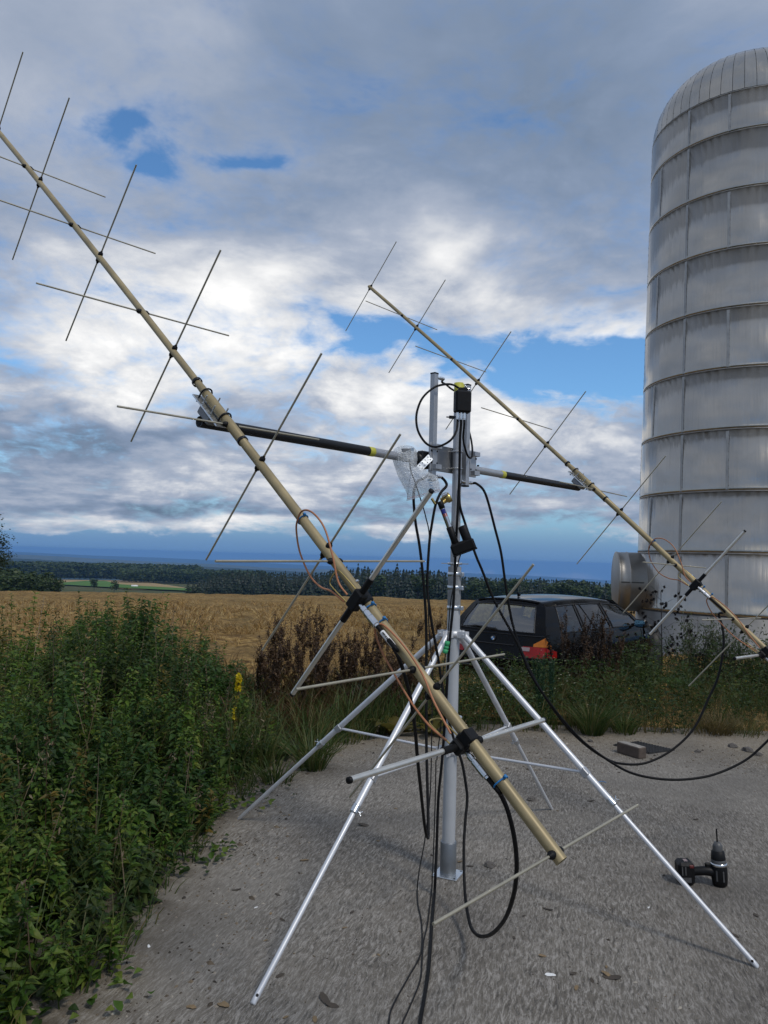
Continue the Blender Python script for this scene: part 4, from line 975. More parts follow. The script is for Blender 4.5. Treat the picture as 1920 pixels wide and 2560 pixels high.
# loop from the coupler box up to the mast cap
cable('black cable curling in a big loop left of the coupler box', PX([(1150, 972, 4.02), (1132, 962, 4.0), (1112, 961, 3.93), (1085, 969, 3.88), (1057, 994, 3.85), (1043, 1027, 3.84), (1041, 1057, 3.83), (1048, 1084, 3.82), (1065, 1108, 3.82), (1085, 1117, 3.82), (1106, 1113, 3.82), (1128, 1099, 3.82), (1141, 1077, 3.85)])+[BOXC[0]-ZUP*.02, BOXC[0]], .0058)
cable('short black cable from the long splitter top to behind the mast cap', [SPL['lt']]+PX([(1105, 955, 3.98), (1116, 962, 4.05), (1128, 972, 4.09), (1150, 985, 4.10)]), .0056)
cable('black cable looping under the box to the short splitter', [BOXC[2], BOXC[2]-ZUP*.03]+PX([(1158, 1095, 3.92), (1163, 1122, 3.93), (1171, 1142, 3.96), (1179, 1143, 4.02), (1181, 1125, 4.07), (1178, 1100, 4.12), (1172, 1075, 4.16)]), .0054)
cable('straight black feed cable running down the mast and along the concrete', [BOXC[1], BOXC[1]-ZUP*.03]+PX([(1150, 1100, 3.88), (1148, 1200, 3.885), (1143, 1300, 3.88), (1138, 1400, 3.87), (1134, 1500, 3.85), (1123, 1616, 3.83), (1115, 1760, 3.80), (1106, 1891, 3.78), (1096, 1996, 3.76), (1092, 2110, 3.73), (1089, 2180, 3.68)])+on_ground([(1086, 2240), (1080, 2310), (1071, 2429), (1050, 2560), (1035, 2700)], .0068), .0068)
d2 = ANT['2DV'][0]; dd2 = ANT['2DV'][1]; d2d = (d2-CAM)@FW
cable('black cable sagging from the short splitter up to the upper feed by the silo', [SPL['rb']]+PX([(1191, 1209, 4.1), (1208, 1224, 4.1), (1220, 1254, 4.1), (1238, 1323, 4.1), (1253, 1384, 4.1), (1265, 1469, 4.1), (1282, 1562, 4.1), (1308, 1638, 4.1), (1350, 1722, 4.12), (1408, 1806, 4.15), (1460, 1859, 4.2), (1512, 1895, 4.25), (1552, 1909, 4.3), (1612, 1908, 4.35), (1677, 1877, 4.4), (1734, 1822, 4.45), (1773, 1743, 4.5), (1796, 1690, 4.52), (1809, 1615, 4.55), (1806, 1568, 4.58), (1797, 1535, 4.6)])+[d2+dd2*.12+FW*.01, d2+dd2*.04, d2], .0068)
d3 = ANT['2DH'][0]; dd3 = ANT['2DH'][1]
cable('black cable sagging lowest over the concrete beyond the drill', [SPL['rb2']]+PX([(1148, 1225, 4.0), (1150, 1265, 4.0), (1162, 1306, 4.0), (1188, 1384, 3.98), (1205, 1425, 3.98), (1236, 1502, 3.98), (1291, 1604, 3.98), (1324, 1680, 4.0), (1358, 1735, 4.03), (1412, 1805, 4.06), (1465, 1860, 4.1), (1538, 1912, 4.15), (1590, 1936, 4.2), (1656, 1948, 4.22), (1721, 1948, 4.25), (1786, 1936, 4.28), (1851, 1908, 4.3), (1894, 1876, 4.3), (1950, 1815, 4.3)])+[d3+dd3*.14, d3+dd3*.05, d3], .0068)
d1 = ANT['1DH'][0]; dd1 = ANT['1DH'][1]
cable('thick black cable hanging in a deep loop under the lower feed', [d1, d1+dd1*.05]+PX([(1225, 1948, 2.22), (1245, 1975, 2.22), (1267, 2020, 2.24), (1283, 2080, 2.27), (1291, 2141, 2.32), (1290, 2201, 2.38), (1281, 2249, 2.45), (1262, 2298, 2.58), (1233, 2332, 2.78), (1209, 2341, 2.98), (1190, 2335, 3.12), (1175, 2310, 3.25), (1164, 2249, 3.40), (1160, 2177, 3.50), (1160, 2105, 3.58), (1164, 2044, 3.64), (1168, 1996, 3.68), (1163, 1950, 3.70), (1154, 1903, 3.72), (1139, 1862, 3.74), (1122, 1800, 3.77), (1108, 1730, 3.80), (1096, 1650, 3.82), (1080, 1562, 3.84), (1069, 1480, 3.85), (1069, 1427, 3.85), (1074, 1350, 3.86), (1079, 1315, 3.86), (1087, 1270, 3.87), (1094, 1248, 3.88), (1103, 1230, 3.9), (1116, 1215, 3.93), (1113, 1203, 3.95)])+[SPL['lb']], .0072)
d4 = ANT['1DV'][0]; dd4 = ANT['1DV'][1]
cable('thick black cable from the middle feed hanging in a narrow fold beside the mast', [d4, d4+dd4*.05, d4+dd4*.10]+PX([(968, 1595, 2.52), (995, 1640, 2.50), (1012, 1690, 2.55), (1027, 1750, 2.66), (1038, 1827, 2.82), (1044, 1899, 2.98), (1054, 1995, 3.2), (1062, 2067, 3.36), (1068, 2092, 3.45), (1071, 2078, 3.55), (1068, 1946, 3.66), (1066, 1850, 3.72), (1066, 1700, 3.78), (1065, 1553, 3.82), (1058, 1447, 3.84), (1049, 1366, 3.85), (1039, 1307, 3.86), (1034, 1250, 3.86), (1036, 1222, 3.87), (1045, 1203, 3.89), (1060, 1196, 3.91)])+[SPL['lb2']], .0070)
# printed white sleeve on that cable near the feed
q = d4+dd4*.024; mb = MB(); mb.lathe(q, dd4, [(0, .0075), (.001, .0082), (.058, .0082), (.059, .0075)], 12, caps=False); o = mb.build('cable_label', 'white_label', None, tuple(q))
tag(o, 'white printed sleeve around the thick cable under the middle feed', 'label')
nn_ = unit(CAM-q); nn_ = unit(nn_-(nn_@dd4)*dd4); sd_ = np.cross(dd4, nn_)
g = np.random.default_rng(2); pos_ = .006
for i in range(9):
    L_ = g.uniform(.002, .0045); mb = MB(); cc_ = q+dd4*(pos_+L_/2)+nn_*.0081; mb.box(cc_, dd4*L_/2, sd_*.0028, nn_*.0004); c_o = mb.build('print_mark', 'black_plastic', None, tuple(cc_)); c_o.location = arr(cc_)-q; c_o.parent = o; pos_ += L_+g.uniform(.0008, .002)
cable('thin black sensor wire dropping from the bag and trailing over the concrete', PX([(1023, 1150, 3.80), (1028, 1180, 3.80), (1038, 1207, 3.80), (1055, 1259, 3.81), (1065, 1295, 3.82), (1073, 1340, 3.83), (1070, 1440, 3.83), (1072, 1560, 3.81), (1080, 1680, 3.79), (1079, 1850, 3.76), (1075, 1990, 3.74), (1062, 2100, 3.72), (1050, 2165, 3.68), (1045, 2200, 3.66)])+on_ground([(1043, 2225), (1045, 2262), (1054, 2308), (1053, 2380), (1021, 2443), (982, 2515), (972, 2560), (968, 2640)], .0035), .0033, 'cable_grey', 6)
cable('thin black wire trailing between the two cables over the concrete', PX([(1090, 1900, 3.78), (1088, 2000, 3.76), (1084, 2120, 3.73), (1081, 2185, 3.67)])+on_ground([(1079, 2226), (1069, 2308), (1059, 2356), (1055, 2404), (1050, 2453), (1021, 2525), (1006, 2560), (990, 2640)], .0033), .0033, 'cable_grey', 6)
gw = cable('thin actuator wire with a green coupling on the mast', PX([(1152, 1385, 3.84), (1142, 1420, 3.82), (1134, 1465, 3.80), (1126, 1511, 3.79), (1120, 1585, 3.78), (1113, 1640, 3.78), (1106, 1700, 3.78), (1103, 1800, 3.78), (1092, 1900, 3.78)]), .0032, 'cable_grey', 6)
a, b_ = pt(1119, 1603, 3.775), pt(1112, 1633, 3.775); d = unit(b_-a); L_ = np.linalg.norm(b_-a)
mb = MB(); mb.lathe(a, d, [(0, .010), (.001, .0125), (L_*.36, .0125), (L_*.37, .0105), (L_*.40, .0105), (L_*.41, .0125), (L_*.62, .0125), (L_*.63, .0105), (L_*.66, .0105), (L_*.67, .0130), (L_, .0130), (L_+.001, .008)], 14)
cp_ = mb.build('coupling', 'green_plastic', None, tuple(a)); cp_.location = a-arr(gw.location); cp_.parent = gw
# ------------------------------------------------------------------ estate car
m, t = new_mat('car_paint'); tc = t.n('ShaderNodeTexCoord').outputs['Object']; nz = t.noise(tc, 3, 5, .6)
dust = t.maprange(t.noise(tc, 9, 5, .65), .45, .75, 0, .25)
c = t.mixc(dust, (.004, .0042, .0047), (.010, .009, .008))
p = t.n('ShaderNodeBsdfPrincipled', {'Base Color': c, 'Roughness': .55, 'Specular IOR Level': .0, 'Coat IOR': 1.32, 'Coat Weight': .7, 'Coat Roughness': t.maprange(nz, .3, .7, .04, .12)}); t.n('ShaderNodeOutputMaterial', {'Surface': p.outputs[0]}); MATS['car_paint'] = m
simple('tail_red', (.26, .010, .008), .2, 0, .25, 30, coat=.2, spec=.25); simple('tail_orange', (.50, .15, .012), .2, 0, .2, 30, coat=.2, spec=.25); simple('tail_white', (.30, .22, .21), .2, 0, .1, 30, coat=1.0)
simple('trim_black', (.008, .008, .009), .4); simple('tyre', (.015, .015, .015), .85, 0, .2, 30); simple('mirror_glass', (.25, .55, .85), .03, 1.0, .02); simple('seat_cloth', (.03, .031, .033), .9, 0, .2, 50); simple('roundel_blue', (.05, .25, .6), .3)
def car():
    th_ = math.radians(41.5); fw = arr([math.sin(th_), math.cos(th_), 0]); lf = arr([-math.cos(th_), math.sin(th_), 0])
    rr_ = arr([2.27, 10.35, 0]); org = rr_+lf*.86; org[2] = -.30
    t = thing('estate_car', 'black estate car parked in the weeds beside the silo', 'car', org)
    t.rotation_euler = (0, 0, math.atan2(fw[1], fw[0])); t['_o'] = [0.0, 0, 0]          # parts are built in the car's own frame: x forward, y left
    # section rows: z and half width, from sill to roof edge
    rows = [(.20, .78), (.32, .845), (.50, .868), (.66, .872), (.80, .858), (.90, .838), (.945, .822), (1.02, .790), (1.10, .752), (1.18, .712), (1.26, .672), (1.315, .640), (1.36, .590), (1.385, .52)]
    WB, WT = 6, 11      # window rows
    # columns: x at belt, x at roof
    colx = [(.03, .36), (.16, .42), (.44, .58), (1.06, 1.06), (1.14, 1.12), (1.96, 1.86), (2.04, 1.94), (3.02, 2.42), (3.16, 2.54)]
    cx = []; flags = []
    subs = [2, 2, 5, 1, 6, 1, 7, 1]
    win = {2: 'q', 4: 'r', 6: 'f'}
    for i in range(8):
        for k in range(subs[i]):
            f = k/subs[i]; cx.append((colx[i][0]*(1-f)+colx[i+1][0]*f, colx[i][1]*(1-f)+colx[i+1][1]*f)); flags.append(win.get(i))
    cx.append(colx[-1])
    def rear_off(z):    # tail bulges below the glass
        return -.10*math.exp(-((z-.50)/.22)**2)+.035
    def P(i, j, s):
        z, hw = rows[j]; xb, xt = cx[i]
        f = np.clip((z-.93)/(1.385-.93), 0, 1); x = xb*(1-f)+xt*f
        f0 = max(0, 1-i/6)
        x += f0*rear_off(z)*(1 if z < .95 else max(0, 1-(z-.95)/.1))
        bow = 1-.075*max(0, (1.0-x)/1.0)**2-.03*max(0, (x-2.6))**2
        crown = (-.055*max(0, (x-1.5))**2-.06*max(0, (1.1-x)/1.1)**1.6)*np.clip((z-1.1)/.25, 0, 1)
        return (x, s*hw*bow, z+crown)
    nc, nrw = len(cx), len(rows)
    body = MB()
    for s in (-1, 1):
        V = [P(i, j, s) for i in range(nc) for j in range(nrw)]
        Fc = []
        for i in range(nc-1):
            for j in range(nrw-1):
                if flags[i] and WB <= j < WT: continue
                Fc.append((i*nrw+j, (i+1)*nrw+j, (i+1)*nrw+j+1, i*nrw+j+1))
        body.add(V, Fc, True)
    # roof
    nr2 = 9; V = []
    for i in range(nc):
        a = arr(P(i, nrw-1, -1)); b = arr(P(i, nrw-1, 1))
        for k in range(nr2):
            f = k/(nr2-1); q = a+(b-a)*f; q[2] += .035*math.sin(PI*f)**.7; q[0] += (-.05*math.sin(PI*f) if i == 0 else 0); V.append(q)
    body.add(V, [(i*nr2+k, (i+1)*nr2+k, (i+1)*nr2+k+1, i*nr2+k+1) for i in range(nc-1) for k in range(nr2-1)], True)
    roofV = V[:nr2]
    # rear: from bumper to roof, glass area left open
    nw = 11; V = []
    for j in range(nrw):
        a = arr(P(0, j, -1)); b = arr(P(0, j, 1)); z = rows[j][0]
        for k in range(nw):
            f = k/(nw-1); q = a+(b-a)*f; q[0] -= .10*math.sin(PI*f)**.6*(1 if z < .9 else .9); q[2] += .03*math.sin(PI*f)*max(0, (z-.95)/.43); V.append(q)
    Fc = [(j*nw+k, (j+1)*nw+k, (j+1)*nw+k+1, j*nw+k+1) for j in range(nrw-1) for k in range(nw-1) if not (WB <= j < WT and 1 <= k < nw-2)]
    body.add(V, Fc, True); rearV = V
    # bonnet, scuttle and nose
    nb = 9; V = []
    fx_ = [3.16, 3.4, 3.75, 4.1, 4.3, 4.42]; fz = [.945, .93, .89, .83, .76, .64]; fwid = [.822, .815, .79, .74, .69, .63]
    for x, z, wd in zip(fx_, fz, fwid):
        for k in range(nb):
            f = -1+2*k/(nb-1); V.append((x-(.10*f*f if x > 4 else 0), wd*f, z+.05*(1-f*f)))
    body.add(V, [(i*nb+k, (i+1)*nb+k, (i+1)*nb+k+1, i*nb+k+1) for i in range(5) for k in range(nb-1)], True)
    for s in (-1, 1):
        V = []
        for x, z, wd in zip(fx_, fz, fwid):
            for q in (1, .82, .5, .1): V.append((x-(.10 if x > 4 else 0), s*(wd+(.05 if .2 < q < .9 else 0)), .2+(z-.2)*q))
        body.add(V, [(i*4+k, (i+1)*4+k, (i+1)*4+k+1, i*4+k+1) for i in range(5) for k in range(3)], True)
    V = [(4.40, y, z) for z in (.2, .42, .64) for y in np.linspace(-.63, .63, 5)]; body.add(V, [(i*5+k, i*5+k+1, (i+1)*5+k+1, (i+1)*5+k) for i in range(2) for k in range(4)], True)
    bo = body.build('body', 'car_paint', t)
    # inside
    mb = MB(); mb.box((1.75, 0, .42), (1.55, 0, 0), (0, .74, 0), (0, 0, .12)); mb.box((3.02, 0, .84), (.14, 0, 0), (0, .72, 0), (0, 0, .09)); mb.build('cabin_floor', 'trim_black', t)
    for x, ys in ((1.28, (-.38, 0, .38)), (2.22, (-.38, .38))):
        for y in ys:
            mb = MB(); mb.box((x, y, .80), (.065, 0, .02), (0, .20 if x > 2 else .19, 0), (-.07, 0, .26), bev=.03); mb.box((x+.24, y, .58), (.24, 0, 0), (0, .20, 0), (0, 0, .07), bev=.03)
            se = mb.build('seat', 'seat_cloth', t)
            mb = MB(); mb.box((x-.09, y, 1.13), (.035, 0, 0), (0, .115, 0), (-.01, 0, .065), bev=.03); mb.build('headrest', 'seat_cloth', se)
    # glazing
    for s in (-1, 1):
        for key in ('q', 'r', 'f'):
            idx = [i for i in range(nc-1) if flags[i] == key]; V = []; ids = idx+[idx[-1]+1]
            for i in ids:
                for j in range(WB, WT+1): q = arr(P(i, j, s)); q[1] -= s*.004; V.append(q)
            m_ = WT-WB+1; mb = MB(); mb.add(V, [(a*m_+j, (a+1)*m_+j, (a+1)*m_+j+1, a*m_+j+1) for a in range(len(ids)-1) for j in range(m_-1)], True)
            g_ = mb.build('side_window', 'side_glass', t)
            rim = [V[j] for j in range(m_)]+[V[a*m_+m_-1] for a in range(1, len(ids))]+[V[(len(ids)-1)*m_+j] for j in range(m_-2, -1, -1)]+[V[a*m_] for a in range(len(ids)-2, -1, -1)]
            mb = MB(); mb.tube(arr(rim)+[0, s*.006, 0], .010, 6, False); mb.build('window_seal', 'trim_black', g_)
            if key == 'r':     # quarter-light bar
                mb = MB(); mb.tube([arr(P(idx[2], WB, s))+[.05, 0, 0], arr(P(idx[1], WT, s))], .012, 6); mb.build('window_bar', 'trim_black', g_)
    V = [arr(rearV[j*nw+k])+[.004, 0, 0] for j in range(WB, WT+1) for k in range(1, nw-1)]; m_ = nw-2
    mb = MB(); mb.add(V, [(j*m_+k, (j+1)*m_+k, (j+1)*m_+k+1, j*m_+k+1) for j in range(WT-WB) for k in range(m_-1)], True); rg = mb.build('rear_window', 'car_glass', t)
    rim = [V[k] for k in range(m_)]+[V[j*m_+m_-1] for j in range(1, WT-WB+1)]+[V[(WT-WB)*m_+k] for k in range(m_-2, -1, -1)]+[V[j*m_] for j in range(WT-WB-1, -1, -1)]
    mb = MB(); mb.tube(arr(rim)-[.006, 0, 0], .011, 6, False); mb.build('window_seal', 'trim_black', rg)
    # windscreen
    a, b = arr(P(nc-1, WT+1, -1)), arr(P(nc-1, WT+1, 1)); V = []
    for j in range(7):
        f = j/6; x = 2.50*(1-f)+3.15*f; z = 1.345*(1-f)+.965*f; hw = .60*(1-f)+.76*f
        for k in range(7): g_ = -1+k/3; V.append((x+.06*(1-g_*g_), hw*g_, z+.02*(1-g_*g_)))
    mb = MB(); mb.add(V, [(j*7+k, (j+1)*7+k, (j+1)*7+k+1, j*7+k+1) for j in range(6) for k in range(6)], True); mb.build('windscreen', 'side_glass', t)
    # roof spoiler lip
    mb = MB(); L = arr(roofV)+[-.012, 0, -.004]; V = []
    for q in L: V += [q+[.16, 0, .012], q+[-.05, 0, .004], q+[-.045, 0, -.022], q+[.05, 0, -.03]]
    mb.add(V, [(i*4+k, (i+1)*4+k, (i+1)*4+(k+1) % 4, i*4+(k+1) % 4) for i in range(nr2-1) for k in range(4)], True); mb.build('roof_spoiler', 'car_paint', t)
    # rear lamps wrapped round the corners
    def rear_pt(z, yy):   # point on the rear skin, yy signed fraction of the half width
        zs_ = [r[0] for r in rows]; j = int(np.clip(np.searchsorted(zs_, z)-1, 0, nrw-2)); f = (z-zs_[j])/(zs_[j+1]-zs_[j]); k = (yy+1)/2*(nw-1); k0 = int(np.clip(math.floor(k), 0, nw-2)); g_ = k-k0
        q = lambda a, b_: arr(rearV[a*nw+b_])
        return (q(j, k0)*(1-g_)+q(j, k0+1)*g_)*(1-f)+(q(j+1, k0)*(1-g_)+q(j+1, k0+1)*g_)*f
    def side_pt(z, x, s):
        zs_ = [r[0] for r in rows]; hw = np.interp(z, zs_, [r[1] for r in rows]); bow = 1-.075*max(0, (1.0-x))**2
        return arr([x, s*hw*bow, z])
    for s in (-1, 1):
        lampn = thing  # (kept flat: each lens is a part of its own)
        def lens(name, mat, z0, z1, y0, y1, side_len=0.0, slope=0.0, taper=False):
            n_ = 6; V = []
            cols_ = [('r', y0+(y1-y0)*k/n_) for k in range(n_+1)]
            if side_len: cols_ += [('s', side_len*k/4) for k in range(1, 5)]
            for kk, v_ in cols_:
                for z in (z0, (z0+z1)/2, z1):
                    if kk == 'r' and taper: z = z0+(z-z0)*(.25+.75*(v_-y0)/(y1-y0))
                    if kk == 'r': q = rear_pt(z, s*v_)-arr([.010, 0, 0])
                    else: q = side_pt(z-(slope*v_ if z > z0+.01 else 0), arr(P(0, 3, s))[0]+v_, s)+arr([0, s*.010, 0])
                    V.append(q)
            mb = MB(); mb.add(V, [(a*3+j, (a+1)*3+j, (a+1)*3+j+1, a*3+j+1) for a in range(len(cols_)-1) for j in range(2)], True); mb.build(name, mat, t)
        lens('tail_light', 'tail_red', .62, .765, .60, .99, .24, .25)
        lens('tail_light', 'tail_orange', .768, .895, .78, .99, .12, .9, True)
        lens('reversing_light', 'tail_white', .70, .765, .50, .70) if False else None
        mb = MB(); V = [rear_pt(z, s*y)-arr([.016, 0, 0]) for y in (.58, .66, .73) for z in (.705, .755)]; mb.add(V, [(0, 2, 3, 1), (2, 4, 5, 3)], True); mb.build('reversing_light', 'tail_white', t)
        # door mirror
        mc = arr([2.78, s*.955, .985]); mb = MB(); mb.box(mc, (.055, 0, 0), (0, .105, 0), (0, 0, .068), bev=.035); mb.box((2.80, s*.84, .955), (.03, 0, 0), (0, .05, 0), (0, 0, .02)); mr = mb.build('door_mirror', 'trim_black', t)
        mb = MB(); V = [mc+arr([-.057, y*.085, z*.05]) for y, z in ((-1, -.7), (-.7, -1), (.7, -1), (1, -.7), (1, .7), (.7, 1), (-.7, 1), (-1, .7))]; mb.add(V, [tuple(range(8))]); mb.build('mirror_glass', 'mirror_glass', mr)
        # door handles, side rub strip, wheels
        for x in (1.30, 2.20): mb = MB(); mb.box((x, s*.870, .80), (.10, 0, 0), (0, .012, 0), (0, 0, .016), bev=.008); mb.build('door_handle', 'car_paint', t)
        for x in (1.12, 2.0, 3.05):
            mb = MB(); mb.tube([arr(side_pt(z, x, s))+[0, s*.001, 0] for z in (.30, .5, .7, .88)], .004, 4); mb.build('door_gap', 'trim_black', t)
        mb = MB(); mb.tube([side_pt(.56, x, s)+arr([0, s*.006, 0]) for x in np.linspace(.5, 3.1, 14)], .016, 6); mb.build('rub_strip', 'trim_black', t)
        for x in (.92, 3.66):
            mb = MB(); mb.lathe((x, s*.66, .315), (0, s, 0), [(0, .30), (.01, .315), (.18, .315), (.20, .295), (.20, .22)], 28); w_ = mb.build('wheel', 'tyre', t)
            mb = MB(); mb.lathe((x, s*.70, .315), (0, s, 0), [(.13, .225), (.165, .21), (.15, .05), (.17, .03)], 24); mb.build('rim', 'trim_black', w_)
    # boot lid groove, bumper strip, handle, roundel, wiper
    for z, r_, m_, nm in ((.575, .010, 'trim_black', 'bumper_gap'), (.43, .024, 'trim_black', 'bumper_strip'), (.905, .008, 'trim_black', 'tailgate_trim'), (.762, .011, 'trim_black', 'tailgate_handle')):
        y1 = .98 if nm != 'tailgate_handle' else .42
        mb = MB(); mb.tube([rear_pt(z, y)-arr([.004, 0, 0]) for y in np.linspace(-y1, y1, 16)], r_, 6); mb.build(nm, m_, t)
    c_ = rear_pt(.835, 0)-arr([.006, 0, 0]); mb = MB(); mb.lathe(c_, (-1, 0, 0), [(0, .042), (.008, .042), (.010, .036)], 24); rd = mb.build('roundel', 'trim_black', t)
    for k in range(4):
        a0 = k*PI/2; V = [c_-arr([.0115, 0, 0])]+[c_+arr([-.0115, .027*math.cos(a0+i*PI/10), .027*math.sin(a0+i*PI/10)]) for i in range(6)]
        mb = MB(); mb.add(V, [(0, i, i+1) for i in range(1, 6)]); mb.build('roundel_quarter', 'roundel_blue' if k % 2 else 'white_label', rd)
    mb = MB(); w0 = rear_pt(.965, .02)-arr([.03, 0, 0]); mb.box(w0, (.02, 0, 0), (0, .05, 0), (0, 0, .02), bev=.01); mb.tube([w0, rear_pt(.985, .40)-arr([.03, 0, 0]), rear_pt(.955, .80)-arr([.025, 0, 0])], [.016, .012, .006], 6); mb.build('rear_wiper', 'trim_black', t)
    mb = MB(); mb.tube([(.62, 0, 1.425), (.58, 0, 1.46)], [.03, .008], 8); mb.build('roof_aerial', 'car_paint', t)
car()

# ------------------------------------------------------------------ cordless drill standing on its back end
def drill():
    b = gp(1800, 2214, PADZ); t = thing('cordless_drill', 'black cordless drill standing upright on the concrete', 'drill', b)
    left = unit([-1, .08, 0]); fr = unit([-.08, -1, 0]); S = .98
    up_ = unit([-.06, .02, 1])
    mb = MB(); mb.lathe(b, up_, [(0, .024), (.006, .031), (.03, .034), (.075, .035), (.088, .033)], 18); bd = mb.build('motor_housing', 'drill_black', t)
    for a in (-.6, .2):
        d = unit(fr*math.cos(a)-left*math.sin(a)); mb = MB(); mb.box(b+up_*.05+d*.0345, np.cross(up_, d)*.003, up_*.022, d*.002); mb.build('vent', 'drill_grey', bd)
    mb = MB(); mb.lathe(b+up_*.088, up_, [(0, .0345), (.003, .036), (.009, .036), (.012, .033)], 18); mb.build('torque_ring', 'chrome', t)
    mb = MB(); mb.lathe(b+up_*.100, up_, [(0, .0315), (.012, .031), (.014, .030)], 18); mb.build('gear_collar', 'drill_grey', t)
    mb = MB(); mb.lathe(b+up_*.114, up_, [(0, .0305), (.006, .0305), (.034, .027), (.037, .022)], 18); ch = mb.build('chuck', 'drill_black', t)
    mb = MB(); mb.lathe(b+up_*.150, up_, [(0, .021), (.022, .0205), (.036, .0125), (.037, .005)], 16); mb.build('chuck_jaws', 'drill_grey', ch)
    mb = MB(); mb.tube([b+up_*.185, b+up_*.243], .0032, 6); mb.build('drill_bit', 'black_plastic', t)
    # handle going sideways to the battery
    h0 = b+up_*.058+left*.026; h1 = b+arr([0, 0, .052])+left*.118+fr*(-.006)
    mb = MB(); mb.tube(spline([h0, h0+left*.035+arr([0, 0, .002]), h1], 5), np.linspace(.021, .0185, 11), 14); hd = mb.build('handle', 'drill_black', t)
    mb = MB(); mb.box(h0+left*.020+up_*.027, left*.013, fr*.008, up_*.010, bev=.004); mb.build('trigger', 'drill_black', hd)
    bc = b+arr([0, 0, .050])+left*.150-fr*.004
    bx, by, bz = unit(left+arr([0, 0, -.06])), fr, unit(arr([0, 0, 1])+left*.06)
    mb = MB(); mb.box(bc, bx*.035, by*.038, bz*.049, bev=.012); bt = mb.build('battery', 'drill_black', t)
    mb = MB(); mb.box(bc-bx*.020+bz*.034+by*.006, bx*.010, by*.034, bz*.007, bev=.003); mb.build('red_latch', 'drill_red', bt)
    mb = MB(); mb.box(bc+bz*.0485-bx*.004, bx*.008, by*.014, bz*.0012); mb.build('label', 'tail_white', bt)
    mb = MB(); mb.box(bc+by*.0385-bz*.022+bx*.004, bx*.020, by*.0008, bz*.010); mb.build('label', 'drill_grey', bt)
    for k in (0, .014): mb = MB(); mb.box(bc+by*.0385+bz*.016+bx*(.020-k), bx*.0025, by*.0008, bz*.018); mb.build('battery_rib', 'drill_grey', bt)
simple('drill_black', (.006, .006, .0065), .5, 0, .2, 60, spec=.25); simple('drill_grey', (.09, .09, .09), .45, .2, .1, 60); simple('drill_red', (.10, .008, .007), .5)
drill()
bpy.data.objects['cordless_drill'].scale = (1.15, 1.15, 1.15)

# ------------------------------------------------------------------ drain cover and rusty block
def drain():
    zc = lambda x, y: (x*.37372+1300, y*.37372+1640)
    P = [gp(*zc(*q), PADZ) for q in ((622, 600), (790, 575), (1035, 635), (865, 655))]
    c = np.mean(P, 0); u_ = (P[3]-P[0]+P[2]-P[1])/4; v_ = (P[1]-P[0]+P[2]-P[3])/4
    t = thing('drain_mat', 'dark ribbed metal drain cover lying on the pad', 'drain cover', c)
    mb = MB(); mb.box(c+ZUP*.004, u_, v_, ZUP*.004); pl = mb.build('plate', 'drain_iron', t)
    n = 13
    for i in range(n):
        f = -1+2*(i+.5)/n; mb = MB(); mb.box(c+ZUP*.011+u_*f, u_*.028, v_*.95, ZUP*.003); mb.build('rib', 'drain_iron', pl)
    for i in range(9):
        f = -1+2*(i+.5)/9; mb = MB(); mb.box(c+ZUP*.0105+v_*f, u_*.97, v_*.02, ZUP*.002); mb.build('rib', 'drain_iron', pl)
    a, b = gp(*zc(640, 645), PADZ), gp(*zc(790, 692), PADZ); d = (b-a); s_ = unit(np.cross(ZUP, d))
    mb = MB(); mb.box((a+b)/2+s_*.055+ZUP*.045, d*.5, s_*.045, ZUP*.045, bev=.006)
    o = mb.build('rusty_block', 'rust_block', None, tuple((a+b)/2)); tag(o, 'rusty brown block with a chipped pale top beside the drain cover', 'block')
    m_ = MB(); m_.box((a+b)/2+s_*.055+ZUP*.091, d*.47, s_*.040, ZUP*.0012); k = m_.build('mortar_crust', 'mortar', None, tuple((a+b)/2)); k.parent = o; k.location = (0, 0, 0)
simple('drain_iron', (.045, .045, .046), .6, .5, .2, 20); simple('mortar', (.26, .24, .21), .9, 0, .4, 22, .5, 60)
drain()

# ------------------------------------------------------------------ litter on the pad
def blobmesh(name, mat, seed, n=9, flat=1.0):
    g = np.random.default_rng(seed); me = bpy.data.meshes.new(name); V = []; Fc = []
    V.append((0, 0, 1)); 
    for k, z in enumerate((.55, -.15)):
        for i in range(n): a = 2*PI*i/n+k*.3; r = (.75 if k == 0 else 1)*(1+g.normal()*.16); V.append((r*math.cos(a), r*math.sin(a), z+g.normal()*.12))
    V.append((0, 0, -.6)); m_ = len(V)-1
    Fc += [(0, 1+i, 1+(i+1) % n) for i in range(n)]+[(1+i, 1+n+i, 1+n+(i+1) % n, 1+(i+1) % n) for i in range(n)]+[(m_, 1+n+(i+1) % n, 1+n+i) for i in range(n)]
    me.from_pydata(V, [], Fc); me.materials.append(MATS[mat]); me.update(); return me
def chipmesh(name, mat, seed):
    g = np.random.default_rng(seed); me = bpy.data.meshes.new(name); n = 6; V = []; Fc = []
    for k in range(n):
        f = k/(n-1)*2-1; w_ = .36*(1-abs(f)**3)+.08+g.normal()*.05; z = .12*math.sin(f*2+seed)+.12
        V += [(f, -w_, z), (f, w_, z+g.normal()*.05), (f, w_*.7, z-.16), (f, -w_*.8, z-.16)]
    Fc = [(i*4+k, (i+1)*4+k, (i+1)*4+(k+1) % 4, i*4+(k+1) % 4) for i in range(n-1) for k in range(4)]+[(0, 1, 2, 3), ((n-1)*4+3, (n-1)*4+2, (n-1)*4+1, (n-1)*4)]
    me.from_pydata(V, [], Fc); me.materials.append(MATS[mat]); me.update(); return me
